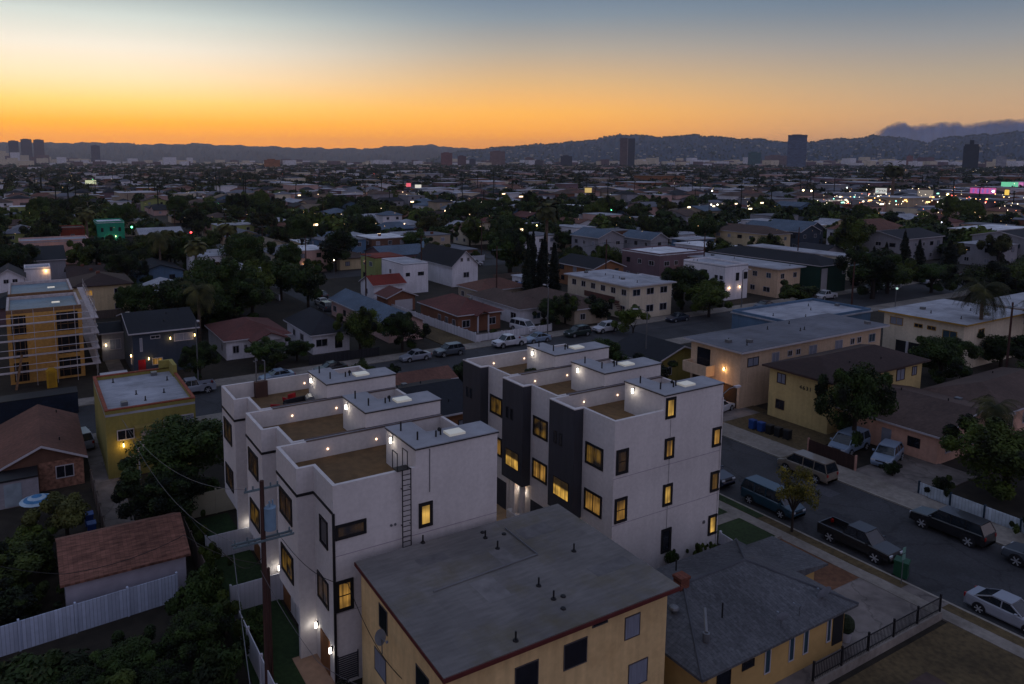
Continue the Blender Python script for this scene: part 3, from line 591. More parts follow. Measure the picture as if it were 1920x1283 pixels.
# right side
r=house('yellow two storey apartment building with brown roof and its street number beside the big tree',74.2,46.3,92.0,53.6,6.0,kind='hip',rise=1.3,ov=.6,wall='yellow',roof='dark brown',trim=mat('brown_fascia',L(60,44,40),.8),cat='apartment block',name='apartment_building',vents=2,
 wins=[('W',5.2,4.2,1.1,1.2,C_),('W',5.2,1.2,1.1,1.1,'dark'),('S',12.5,4.1,1.7,1.4,C_),('S',15.7,4.3,1.0,1.1,C_),('S',15.4,1.2,1.1,1.1,D_),('S',5.0,4.1,1.6,1.3,D_),('S',9.0,4.1,1.2,1.2,D_)])
fc=bpy.data.curves.new('house_number','FONT'); fc.body='4631'; fc.size=.62; fc.extrude=.02; fc.space_character=1.25
no=bpy.data.objects.new('tmp',fc); col.objects.link(no); dg=bpy.context.evaluated_depsgraph_get(); me=bpy.data.meshes.new_from_object(no.evaluated_get(dg)); bpy.data.objects.remove(no)
me.materials.clear(); me.materials.append(M_black); o=obj('house_number',me,r); o.rotation_euler=(R(90),0,R(-90)); o.location=(-.03,3.5,4.25)
r=house('long cream apartment building with flat grey roof, corner balcony and glowing wall lamp',72.8,56.5,101.2,63.9,7.0,kind='flat',ov=.7,wall='peach',roof='grey',cat='apartment block',name='apartment_building',vents=9,
 wins=[('S',1.2,5.0,2.0,1.1,C_,M_black),('S',5.6,4.6,1.4,1.6,C_),('S',8.6,5.3,.9,.8,D_),('S',10.2,5.3,.9,.8,D_),('S',12.8,4.2,1.6,2.0,C_),('S',18.2,4.2,1.6,2.0,C_),('S',21.5,5.2,.9,.9,D_),('S',23,5.2,.9,.9,D_),('S',25.6,5.0,1.5,1.2,B_)],lamps=[('W',2.2,4.4,22,(1,.62,.28))])
wbx=MB(); wbx.box(-.03,4.4,4.1,0,6.4,6.3); wbx.build('sliding_door',M_glass,r)
b=MB(); b.box(-1.5,3.7,3.4,0,3.85,4.5).box(-1.5,3.85,3.4,-1.35,7.2,4.5).box(-1.5,3.7,3.2,0,7.3,3.4).box(-1.5,7.2,3.4,0,7.35,4.5); b.build('balcony',mat('peach_wall',L(*WALLC['peach'])),r)
b=MB(); b.box(-.04,.3,0,0,7.0,2.7); b.build('carport_shade_panel',mat('carport_shade',L(60,44,30),.9),r)  # flat dark panel painted as the shade inside the carport
b=MB(); b.box(-.1,4.2,2.3,.0,4.5,2.42); o=b.build('carport_lamp',M_bulb2,r); lamp_at(o,(-.9,2.2,2.2),30,(1,.5,.18),.1)
r=house('cream apartment building raised over dark carports with ochre fascia beside the tall palm',113.8,52.2,131,63.2,6.5,kind='flat',ov=.6,wall='cream',roof='pale grey',trim=mat('ochre_fascia',L(150,116,50),.7),cat='apartment block',name='apartment_building',vents=6,
 wins=[('W',8.2,4.8,1.9,1.2,C_),('W',5.4,5.0,1.2,.6,D_),('W',3.6,5.0,1.2,.6,D_),('W',.8,4.1,1.9,1.3,B_),('S',4,4.2,1.6,1.3,D_)])
b=MB(); b.box(-.05,.2,0,0,9.0,2.6); b.build('carport_shade_panel',M_black,r)  # black sheet drawn where the carports lie in shade
for yy in (1.0,3.8,6.8): b=MB(); b.box(-1.0,yy,0,-.75,yy+.25,2.8); b.build('post',M_trim,r)
house('grey roofed apartment building at the right edge behind the feathery palm',135,48,160,60,6.4,kind='flat',ov=.5,wall='cream',roof='pale grey',cat='apartment block',name='apartment_building',vents=6)
house('low pale blue building with a long flat grey roof behind the cream apartments',101,70,122,80.5,4.4,kind='flat',ov=.2,wall='blue',roof='pale grey',fascia=False,parapet=.6,vents=5,name='building',cat='building')
house('pink stucco house with brown roof, white front gable and driveway on the right',76.0,36.2,89.4,47.0,3.0,kind='gable',rise=1.45,ov=.5,wall='pinkish',roof='brown',ridge='y',vents=3,
 wins=[('W',1.6,1.1,1.2,1.0,D_,M_black),('W',8.2,1.1,1.3,1.0,D_,M_black),('S',1.4,.9,1.0,1.3,D_),('S',3.6,.9,1.0,1.4,D_),('S',6.2,.9,1.0,1.4,D_),('S',9.4,.9,1.0,1.3,D_)],door=('W',4.4,mat('grey_door',L(128,134,146),.6)))
r=house('long flat pitched rear wing of the pink house with its row of windows',89.6,36.6,108,44.6,3.0,kind='hip',rise=1.4,ov=.5,wall='pinkish',roof='brown',wins=row('S',6,19,.9,1.0,1.3),name='house_wing',vents=3)
r=house('brown roofed north wing of the pink house beside the big street tree',78.5,45.7,94,52-6.2,2.9,kind='flat',ov=.1,wall='pinkish',roof='dark brown',wins=[],name='house_wing') if False else None
house('dark roofed bungalow with white barge board just behind the right townhouses',71.2,68.5,81,76.5,3.0,kind='gable',rise=1.7,ov=.6,wall='ochre',roof='charcoal',ridge='y')
house('low dark roofed orange house seen between the two townhouse blocks',29.0,64.8,41.8,75.5,3.1,kind='gable',rise=1.5,ov=.5,wall='orange',roof='charcoal',ridge='x',vents=4)
house('small terracotta roof on a low shed by the cross street',37,77.2,46,81.6,2.5,kind='gable',rise=.8,ov=.3,wall='brown',roof='terracotta',ridge='x',wins=[])
house('small brown roofed garage behind the long cream apartment building',90,69.5,98,76.5,2.7,kind='hip',rise=1.2,ov=.4,wall='tan',roof='red brown',wins=[])
# left side
r=house('olive yellow flat roofed two storey house with red coping and a lit wall lamp',5.6,72.0,13.6,84.4,6.0,kind='flat',ov=.0,wall='ochre',roof='pale grey',fascia=False,parapet=.55,cat='house',
 wins=[('S',.9,3.6,1.5,1.0,D_),('S',5.0,4.2,.7,.7,D_),('S',6.3,4.1,1.5,1.0,C_),('S',1.5,1.0,1.0,.9,D_)],lamps=[('S',1.4,3.1,22,(1,.6,.16))],vents=7)
b=MB(); b.box(-.03,-.03,6.55,8.03,.28,6.66).box(-.03,.28,6.55,.28,12.4,6.66).box(7.75,.28,6.55,8.05,12.4,6.66).box(.28,12.1,6.55,7.75,12.43,6.66); b.build('coping',mat('red_coping',L(126,62,44),.8,.3,4),r)
b=MB(); b.box(2.4,-1.0,4.75,4.7,0,4.85).box(2.4,-1.05,4.5,4.7,-.95,4.85); b.build('awning',mat('ochre_awning',L(128,112,60),.8),r)
b=MB(); b.box(3.0,-.05,2.7,4.0,0,4.6); b.build('door',M_trim,r)
b=MB(); b.box(2.5,-1.3,2.5,4.9,0,2.65); 
for i in range(12): b.box(2.5+i*.21,-1.3,2.65,2.54+i*.21,-1.26,3.6)
b.box(2.5,-1.3,3.58,4.9,-1.25,3.64); b.box(2.5,-1.28,0,2.62,-1.16,2.5); b.build('stair_landing',M_trim,r)
b=MB(); b.box(7.65,9.6,6.2,8.06,12.4,7.5).box(6.6,12.1,6.2,7.65,12.44,7.5); b.build('roof_block',mat('ochre_wall',L(*WALLC['ochre'])),r)
r=house('low brown roofed house with a stone faced gable end on the far left',-3.0,72.4,3.6,84.5,2.7,kind='gable',rise=1.5,ov=.35,wall='brown',roof='terracotta',ridge='y',wins=[('S',4.3,.9,1.5,1.2,D_)],vents=2)
b=MB(); b.box(3.0,-.016,0,6.6,-.004,2.6); b.build('stone_facing',mat('rubble_stone',L(128,92,76),.95,.55,3.2,.2,bump=.8,bscale=6),r)
b=MB(); b.box(-1.5,-2.4,2.35,2.9,-.02,2.5); b.build('lean_to_roof',M_black,r); b=MB(); b.box(-1.5,-2.3,0,2.9,-2.2,2.35); b.build('lean_to_wall',mat('white_siding',L(140,136,142),.8,.1,2,rows=('z',.25,.1)),r)
b=MB(); b.box(.3,-2.34,.1,1.6,-2.31,2.1); b.build('door',mat('pale_blue_door',L(130,142,150),.7),r)
r=house('whitewashed shed with a weathered reddish brown roof at lower left',1.0,50.1,8.4,56.3,2.75,kind='gable',rise=1.35,ov=.3,wall='white',roof='red brown',ridge='x',wins=[],name='shed',cat='shed',fascia=False)
for c in children(r):
    if c.name.startswith('roof'): c.data.materials[0]=mat('weathered_shingle',L(116,80,68),.92,.45,2.2,.25,streak=(.5,4,1),rows=('x',.28,.25),bump=.4)
    if c.name.startswith('wall'): c.data.materials[0]=mat('stained_whitewash',L(150,146,156),.9,.12,1.2,.2,bump=.15)
r=house('dark blue grey two storey house with red door and lit wall lamps',12.2,106.4,20.6,119.6,6.0,kind='gable',rise=1.5,ov=.5,wall='slate',roof='charcoal',ridge='x',vents=5,
 wins=[('S',.9,3.3,.35,1.9,C_),('S',2.3,4.9,1.3,.5,D_),('S',5.4,4.2,2.6,1.1,C_),('S',2.4,1.2,1.4,1.0,'lit'),('W',1.5,1.2,1,.9,'lit')],door=('S',.6,mat('red_door',L(150,16,22),.6)),lamps=[('S',4.9,4.7,10,(1,.6,.2)),('S',8.2,4.8,10,(1,.6,.2)),('S',1.95,2.2,8,(1,.6,.2)),('W',1.0,2.6,14,(1,.6,.22))])
house('low dark roofed rear wing beside the blue grey house',9.2,116.6,12.6,124,4.2,kind='gable',rise=.7,ov=.4,wall='grey',roof='charcoal',ridge='x',wins=[('S',1,1.6,1.6,1.6,C_)],name='house_wing',lamps=[('S',.5,2.4,14,(1,.9,.7))])
r=house('small white bungalow with red brown roof and a gabled porch left of the dark one',25.2,108.2,34.6,120.0,3.0,kind='hip',rise=1.6,ov=.5,wall='white',roof='red brown',chimney=None,wins=[('S',.9,.9,1.0,1.2,D_),('S',2.6,.9,.5,1.2,D_),('W',2,.9,1,1.1,D_)])
b=roof_mesh(5.2,3.2,2.9,'gable',1.1,.3,'y'); b.v=[(x+3.4,y-2.6,z) for x,y,z in b.v]; o=b.build('porch_roof',rmat('red brown','y'),r); b=MB(); b.ext([(3.4,2.9),(8.6,2.9),(6,3.95)],'y',-2.5,-2.4); 
for x in (3.6,8.2): b.box(x,-2.5,0,x+.3,-2.2,2.9)
b.build('porch_gable',M_trim,r)
r=house('bungalow with pyramid dark slate roof and white porch wall on the cross street',37.4,105.0,43.4,117.2,3.2,kind='hip',rise=2.2,ov=.5,wall='white',roof='dark',wins=[('S',.5,1.1,1.9,1.2,D_),('S',3.6,.6,1.2,1.9,D_,M_black),('W',4,1.2,1.6,1.1,D_),('W',8,1.2,1.2,1.1,D_)])
house('long pink house under a blue grey roof left of the white picket fence',50.6,105.8,56.8,131.0,3.2,kind='gable',rise=1.5,ov=.45,wall='pink',roof='blue grey',ridge='y',vents=2)
r=house('brick house with red brown roof and white porch columns behind the picket fence',63.8,106.0,72.4,119.6,3.2,kind='hip',rise=1.8,ov=.5,wall='brick',roof='red brown',vents=3,wins=[('S',.7,.9,1.6,1.3,D_),('S',6.0,.9,1.6,1.3,D_),('W',1,.9,1,1.3,D_),('W',3.5,.9,1,1.3,D_),('W',6,.9,1,1.3,D_)])
b=roof_mesh(2.6,1.6,3.0,'gable',.7,.2,'y'); b.v=[(x+2.9,y-1.5,z) for x,y,z in b.v]; o=b.build('porch_roof',rmat('red brown','y'),r)
for x in (2.95,5.1): b=MB(); b.cyl((x+.15,-1.3,0),(x+.15,-1.3,3.0),.15,n=8); b.build('column',M_trim,r)
r=house('brick garage with red brown gable roof and white garage door',61.0,128.0,67.0,133.0,2.9,kind='gable',rise=1.2,ov=.45,wall='brick',roof='red brown',ridge='y',wins=[],name='garage',cat='garage'); b=MB(); b.box(1.6,-.05,0,5.4,0,2.2); b.build('garage_door',M_trim,r)
house('low tan house with a long brown roof right of the brick house',76.4,105.6,83.4,122.4,3.1,kind='hip',rise=1.4,ov=.5,wall='white',roof='brown',vents=2)
house('long brown hip roof beside the two storey apartment block',84.8,100.8,92.4,119,3.0,kind='hip',rise=1.5,ov=.4,wall='tan',roof='brown')
r=house('two storey beige apartment block with open stair and brown railing',96.6,99.6,107.4,117.2,6.2,kind='flat',ov=.6,wall='cream',roof='pale grey',cat='apartment block',name='apartment_building',vents=6,
 wins=row('S',3,10.4,4.4,1.9,1.3)+row('S',3,10.4,1.1,1.9,1.4)+row('W',6,17,4.4,1.3,1.2)+row('W',5,16,1.2,1.2,1.3))
b=MB(); b.box(-1.3,2.5,3.05,0,11,3.2).box(-1.3,2.5,3.2,-1.2,11,4.1); b.build('balcony',mat('brown_rail',L(84,56,50),.8),r)
b=MB()
for i in range(10): b.box(-1.3,2.4-i*.28,2.9-i*.3,-.3,2.68-i*.28,3.05-i*.3)
b.build('staircase',mat('brown_rail',L(84,56,50)),r)
r=house('white modern two storey cube house with square windows and glowing wall lights',127.6,104.0,134.8,115.2,7.0,kind='flat',ov=0,wall='white',roof='pale grey',fascia=False,parapet=.5,wins=[('W',4.6,4.3,1.1,1.7,D_,M_black),('W',1.8,4.4,.8,.8,D_,M_black),('W',.5,4.4,.8,.8,D_,M_black),('S',3.4,4.0,1.0,1.7,D_,M_black),('S',5.9,4.2,1.1,1.5,D_,M_black)],lamps=[('S',1.4,2.6,12,(1,.66,.5)),('S',4.6,2.6,12,(1,.66,.5))],vents=2)
house('grey two storey building with dark side wall and white roof edge',130.0,124.6,145,137,7.0,kind='flat',ov=0,wall='mauve',roof='white',parapet=.5,fascia=False,vents=2,name='building',cat='building',lamps=[('S',6,2.2,40,(1,.6,.2))])
house('beige two storey apartments under a pale flat roof right of the white cube house',140.0,100.6,147.6,128,6.2,kind='flat',ov=.8,wall='peach',roof='pale grey',cat='apartment block',name='apartment_building',vents=3)
r=house('dark green two storey apartments with white bay windows and charcoal hip roof',151.6,98.6,161,128,6.4,kind='hip',rise=1.6,ov=.5,wall='green',roof='charcoal',cat='apartment block',name='apartment_building',wins=[('S',.8,3.8,1.5,1.3,D_),('S',.8,1.0,1.5,1.4,D_),('S',8.0,4.0,1.0,1.3,D_)])
b=MB(); b.box(.5,-.04,.6,2.6,-.006,5.7); b.build('bay_panel',M_trim,r)
house('very long white topped flat building behind the green apartments',162.5,112,172,150,5.6,kind='flat',ov=.4,wall='white',roof='white',name='building',cat='building',vents=4)
house('peach gabled house with solar panels on its dark roof',112,127,121,140,5.0,kind='gable',rise=1.6,ov=.5,wall='orange',roof='charcoal',ridge='y')
house('small white flat building behind the two storey beige apartments',110,112,121,121,3.6,kind='flat',ov=0,wall='white',roof='pale grey',parapet=.4,fascia=False,wins=[('S',3,.9,.9,1.2,D_)])
# second row, left
r=house('pale two storey house with white gable at the far left behind the scaffolding',-6,176,-.2,186,5.0,kind='gable',rise=1.8,ov=.4,wall='white',roof='dark',ridge='y',wins=[('S',2.0,3.9,1.0,.9,D_),('S',3.6,3.9,1.0,.9,D_),('S',4,1.2,1,1,D_)])
house('white flat balcony wing beside the pale gabled house on the far left',-.1,184,5,190,5.4,kind='flat',ov=0,wall='white',roof='pale grey',fascia=False,parapet=.5,wins=[('S',1.5,1.5,2,1.4,D_)],lamps=[('S',4.2,5.0,50,(1,.55,.2))],name='house_wing')
house('wide black roofed building behind the pale gabled house on the far left',-2,205,9,229,4.8,kind='gable',rise=2.2,ov=.3,wall='grey',roof='charcoal',ridge='x',wins=[],name='building',cat='building')
house('long pink flat roofed building on the far left with an orange lit niche',-1,232,16.5,242,6.6,kind='flat',ov=0,wall='pink',roof='pale grey',fascia=False,parapet=.6,wins=row('S',3,18,3.6,.7,.7),lamps=[('S',8,3.6,90,(1,.5,.15))],name='building',cat='building')
r=house('bright teal two storey building with two white wall lights',22.6,279,31.4,292,7.6,kind='flat',ov=0,wall='teal',roof='white',fascia=False,parapet=.6,wins=[('S',1.2,4.6,.8,1.4,D_,M_black,0),('S',4.0,4.8,.9,1.4,D_,M_black,0),('S',6.8,4.6,.8,1.4,D_,M_black,0),('S',1.2,1.4,.8,1.4,D_,M_black,0),('S',6.8,1.4,.8,1.4,D_,M_black,0),('S',4.2,.2,.9,2.0,D_,M_black,0)],lamps=[('S',3.4,2.9,24,(1,.9,.6)),('S',5.8,2.9,24,(1,.9,.6))],name='building',cat='building')
house('maroon two storey house left of the palm and the teal building',10.6,262,17.6,272,7.4,kind='flat',ov=0,wall='rust',roof='brown',fascia=False,parapet=.5)
house('red brown hip roof below the palm left of the teal building',8.5,226,19,238,3.6,kind='hip',rise=2.2,ov=.5,wall='brown',roof='red brown',wins=[('S',2,1,2,1.4,D_)]) if False else None
house('terracotta hip roofed house below the teal building',17.5,234,27,246,3.8,kind='hip',rise=2.0,ov=.5,wall='tan',roof='terracotta')
house('low building with a pale blue arched roof right of the teal building',34,262,48,274,4.6,kind='gable',rise=1.6,ov=.2,wall='tan',roof='pale grey',ridge='x',name='warehouse',cat='warehouse')
house('narrow white two storey house among the dark trees on the left',22.8,138,27.6,146,6.0,kind='flat',ov=.2,wall='white',roof='pale grey',wins=[('W',4,3.6,1,1.2,D_),('S',2.2,2.6,1.6,1.8,D_),('S',2.2,4.6,1.0,.9,D_)])
# centre second row
house('pale lime two storey house with red tile roof edge',72.4,158.5,80.0,167.0,6.2,kind='flat',ov=.1,wall='olive',roof='red tile',fascia=False)
house('white two storey house with red tile front roof in the centre',72.4,143.8,78.6,155.0,6.4,kind='flat',ov=0,wall='white',roof='pale grey',fascia=False,parapet=.3,wins=[('S',.6,3.9,1.0,.8,D_,M_black),('S',3.6,3.9,1.5,.8,D_,M_black),('W',6,3.8,1,1,D_)])
house('small red tile roof in front of the white two storey house',63.6,140.2,71,147,3.2,kind='gable',rise=1.5,ov=.3,wall='white',roof='red tile',ridge='x')
house('white gabled house with black roof and small attic windows',86.4,146.4,93.4,164,5.0,kind='gable',rise=3.2,ov=.4,wall='white',roof='charcoal',ridge='y',wins=[('S',2.2,5.8,.7,.9,D_),('S',4.0,5.8,.7,.9,D_),('S',3,2,1.6,1.3,D_)])
house('small white cottage with a blue tarpaulin beside it',97.4,130,103,138,3.0,kind='flat',ov=.2,wall='white',roof='pale grey')
house('brown shingled roof behind the brick house',80,124.6,92,133,3.0,kind='hip',rise=1.5,ov=.4,wall='tan',roof='terracotta')
# grey shingled twins and right hand mid ground
for (lab,x0,y0,x1,y1,hh,kd,ri,wa,ro_,rg) in (
 ('grey house with three white framed windows under a grey gable',147,165,157,177,6.6,'gable',2.0,'grey','blue grey','y'),
 ('smaller grey gabled house right of its larger grey twin',161,158,168,170,6.0,'gable',1.8,'grey','blue grey','y'),
 ('pale blue flat building left of the big dark tree on the right',176,158,188,164,5,'flat',0,'blue','pale grey','x'),
 ('tan two storey house with brown hip roof behind the round dark tree on the right',204,150,214,172,6,'hip',2,'beige','brown','x'),
 ('grey gabled house with white trim right of the tan hip roofed house',219,150,229,172,6.2,'gable',2,'slate','blue grey','y'),
 ('grey gabled house with white trim nearer the white building',232,156,240,172,6.2,'gable',2,'slate','blue grey','y'),
 ('large white building with broad terracotta hip roof on the right',236,140,262,152,6.4,'hip',3,'white','terracotta','x'),
 ('wrapped grey building under scaffolding net left of the cypress row end',219,118,240,132,6.8,'gable',1.8,'grey','dark','x'),
 ('wrapped grey building under construction at the right edge',244,98,262,112,7.4,'gable',1.6,'grey','dark','x'),
 ('long low cream motel like building behind the cypresses',176,104,182,136,5.6,'flat',0,'cream','pale grey','x'),
 ('pink end block beside the parked cars at the cypresses',183.5,101,190,112,5.4,'flat',0,'pink','pale grey','x'),
 ('small dark hip roofed house right of the pink end block',197,108,205,116,3.4,'hip',1.8,'white','dark brown','x'),
 ('long white edged flat building in the right distance',272,120,300,132,6.4,'flat',0,'cream','white','x')):
    house(lab,x0,y0,x1,y1,hh,kind=kd,rise=ri,ov=.4,wall=wa,roof=ro_,ridge=rg)
# ---------------------------------------------------------------- the building site on the left
M_plank=mat('scaffold_plank',L(172,162,162),.9,.2,3); M_osb=mat('yellow_sheathing',L(186,140,74),.85,.18,3,.2,rows=('z',1.2,.08)); M_lum=mat('raw_lumber',L(112,84,60),.85,.25,4)
M_opn=mat('dark_opening',L(20,18,20),.9); M_plank=mat('scaffold_plank',L(172,162,162),.9,.2,3); M_pole=mat('scaffold_pole',L(176,172,176),.5,metal=.4)  # openings are flat sheets painted dark for the shaded rooms behind
def site(label,x0,y0,x1,y1,h):
    r=thing('unfinished_building',label,'building',(x0,y0,0)); W=x1-x0; D=y1-y0
    b=MB(); b.box(0,0,0,W,D,h); b.build('wall',M_osb,r)
    b=MB(); b.box(.35,.35,h,W-.35,D-.35,h+.04); ro=b.build('roof',mat('blue_grey_membrane',L(104,122,134),.6,.15,2,.3),r)
    b=MB(); b.box(0,0,h,W,.35,h+.5); b.build('front_fascia',M_lum,r); b=MB(); b.box(0,.35,h,.3,D,h+.45).box(.3,D-.3,h,W,D,h+.45).box(W-.3,.35,h,W,D-.3,h+.45); b.build('parapet',M_plank,r)
    b=MB(); b.box(W*.62,D*.5,h+.04,W*.62+1.0,D*.5+.5,h+.2); b.build('skylight',emit('roof_skylight',(.9,.9,.85),.35),ro)
    for f_ in range(3):
        z=.5+f_*3.15
        for a,wd in ((.5,1.7),(W-3.1,2.6)):
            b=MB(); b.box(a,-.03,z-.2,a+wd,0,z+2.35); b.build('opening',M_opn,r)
            b=MB()
            for i in range(3): b.box(a+wd*(i+.5)/3,-.08,z-.2,a+wd*(i+.5)/3+.07,-.035,z+2.3)
            b.box(a-.05,-.08,z+.7,a+wd+.05,-.05,z+.78); b.build('stud_frame',M_lum,r)
        for a in (3,8,13,18):
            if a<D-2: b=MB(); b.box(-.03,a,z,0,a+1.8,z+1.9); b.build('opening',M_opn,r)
    return r
site('yellow sheathed unfinished building wrapped in scaffolding at left, nearer block',-2.5,110,6.4,121.5,9.4); site('farther block of the unfinished building, pale roof behind the nearer one',-2.4,123.5,6.2,136,9.4)
occ(-5,106,9,134,1)
r=thing('scaffold','pale plank and pole scaffold wrapped round the yellow unfinished building','scaffold',(-4.2,108.2,0)); 
for z in (1.9,4.0,6.1,8.2):
    b=MB(); b.box(0,0,z,11.6,.7,z+.1); b.box(11.6,0,z,12.5,27.5,z+.1); b.build('platform',M_plank,r)
    b=MB(); b.cyl((0,0,z+1),(12.3,0,z+1),.05,n=5).cyl((12.3,0,z+1),(12.3,24.5,z+1),.05,n=5); b.build('guard_rail',M_pole,r)
for i in range(6): b=MB(); x=i*2.4; b.cyl((x,0,0),(x,0,10.2),.035,n=5); b.build('upright',M_pole,r)
for i in range(1,11): b=MB(); y=i*2.4; b.cyl((12.3,y,0),(12.3,y,10.2),.035,n=5); b.build('upright',M_pole,r)
r=thing('beam','raw timber beam leaning at the foot of the building site','beam',(-1.9,107.2,0),0); b=MB(); b.cyl((0,0,0),(.9,.6,4.4),.2,n=4); b.build('timber',M_lum,r)
r=thing('portable_toilet','yellow portable cabin at the foot of the building site','cabin',(2.2,106.6,0)); b=MB(); b.box(-.6,-.6,0,.6,.6,2.1); b.build('cabin',mat('yellow_plastic',L(170,130,30),.5),r); b=MB(); b.ext([(-.65,2.1),(.65,2.1),(.3,2.4),(-.3,2.4)],'y',-.65,.65); b.build('roof',MC['yellow_plastic'],r)
b=MB(); b.box(-.4,-.63,.1,.4,-.6,1.95); b.build('door',mat('ochre_plastic',L(150,112,30),.5),r)
r=thing('container','long dark blue container below the building site','container',(-5.5,93.6,0)); b=MB(); b.box(0,0,.1,10,2.5,2.5); b.build('body',mat('dark_blue_steel',L(24,34,50),.5,.2,2,rows=('z',.3,.3)),r); b=MB(); b.box(-.03,-.03,2.5,10.03,2.53,2.58); b.build('rim',M_black,r)
r=thing('site_canopy','white framed canopy beside the building site gate','canopy',(7.5,98.5,0)); b=MB(); b.box(0,0,2.4,3.2,2.4,2.5); b.build('roof',M_trim,r)
for x,y in ((0,0),(3.1,0),(0,2.3),(3.1,2.3)): b=MB(); b.box(x,y,0,x+.1,y+.1,2.4); b.build('leg',M_trim,r)
# ---------------------------------------------------------------- vehicles
def loft(secs):
    """secs: list of (x, [(y,z)...]) half sections for y>=0, mirrored"""
    b=MB(); n=len(secs[0][1]); rows=[]
    for x,pr in secs:
        i=len(b.v); b.v+=[(x,y,z) for y,z in pr]+[(x,-y,z) for y,z in pr[::-1]]; rows.append(i)
    m=2*n
    for a,c in zip(rows,rows[1:]):
        for k in range(m-1): b.f.append((a+k,a+k+1,c+k+1,c+k))
        b.f.append((a+m-1,a,c,c+m-1))
    b.f.append(tuple(range(rows[0],rows[0]+m))); b.f.append(tuple(range(rows[-1]+m-1,rows[-1]-1,-1)))
    return b
M_tyre=mat('tyre_rubber',L(28,28,30),.9); M_rim=mat('alloy_rim',L(205,207,212),.35,.05,metal=.7); M_head=mat('headlight_lens',L(180,184,190),.2,spec=.8); M_tail=mat('tail_light_lens',L(140,18,18),.3); M_cg=glass('car_glass',(.015,.02,.026),.06)
PROT={}
# silhouettes: (x, belt height, roof height or None) from nose (x>0) to tail; L length, W half width
KIND={
 'sedan':dict(L=4.7,W=.90,bump=.28,body=[(2.35,.55),(2.2,.74),(1.2,.93),(.9,.96),(-1.4,1.0),(-1.7,1.04),(-2.2,1.02),(-2.35,.7)],cab=[(.95,.95),(.25,1.42),(-.8,1.46),(-1.75,1.04)],wb=1.38,r=.33),
 'suv':dict(L=4.8,W=.95,bump=.36,body=[(2.4,.65),(2.25,.92),(1.1,1.08),(.9,1.1),(-2.1,1.14),(-2.3,1.12),(-2.4,.75)],cab=[(1.0,1.09),(.35,1.68),(-1.75,1.72),(-2.28,1.14)],wb=1.42,r=.38),
 'big_suv':dict(L=5.5,W=1.02,bump=.42,body=[(2.75,.7),(2.62,1.05),(1.45,1.18),(1.2,1.2),(-2.5,1.24),(-2.7,1.2),(-2.75,.75)],cab=[(1.3,1.19),(.65,1.86),(-2.3,1.9),(-2.66,1.24)],wb=1.68,r=.43),
 'van':dict(L=5.1,W=1.0,bump=.36,body=[(2.55,.6),(2.45,.9),(1.9,1.1),(1.7,1.15),(-2.4,1.2),(-2.5,1.18),(-2.55,.7)],cab=[(1.75,1.14),(.95,1.9),(-2.2,1.96),(-2.5,1.2)],wb=1.52,r=.36),
 'pickup':dict(L=5.6,W=1.0,bump=.44,body=[(2.8,.7),(2.65,1.04),(1.6,1.15),(1.4,1.17),(-.75,1.2)],cab=[(1.45,1.16),(.8,1.84),(-.5,1.86),(-.74,1.2)],wb=1.75,r=.42)}
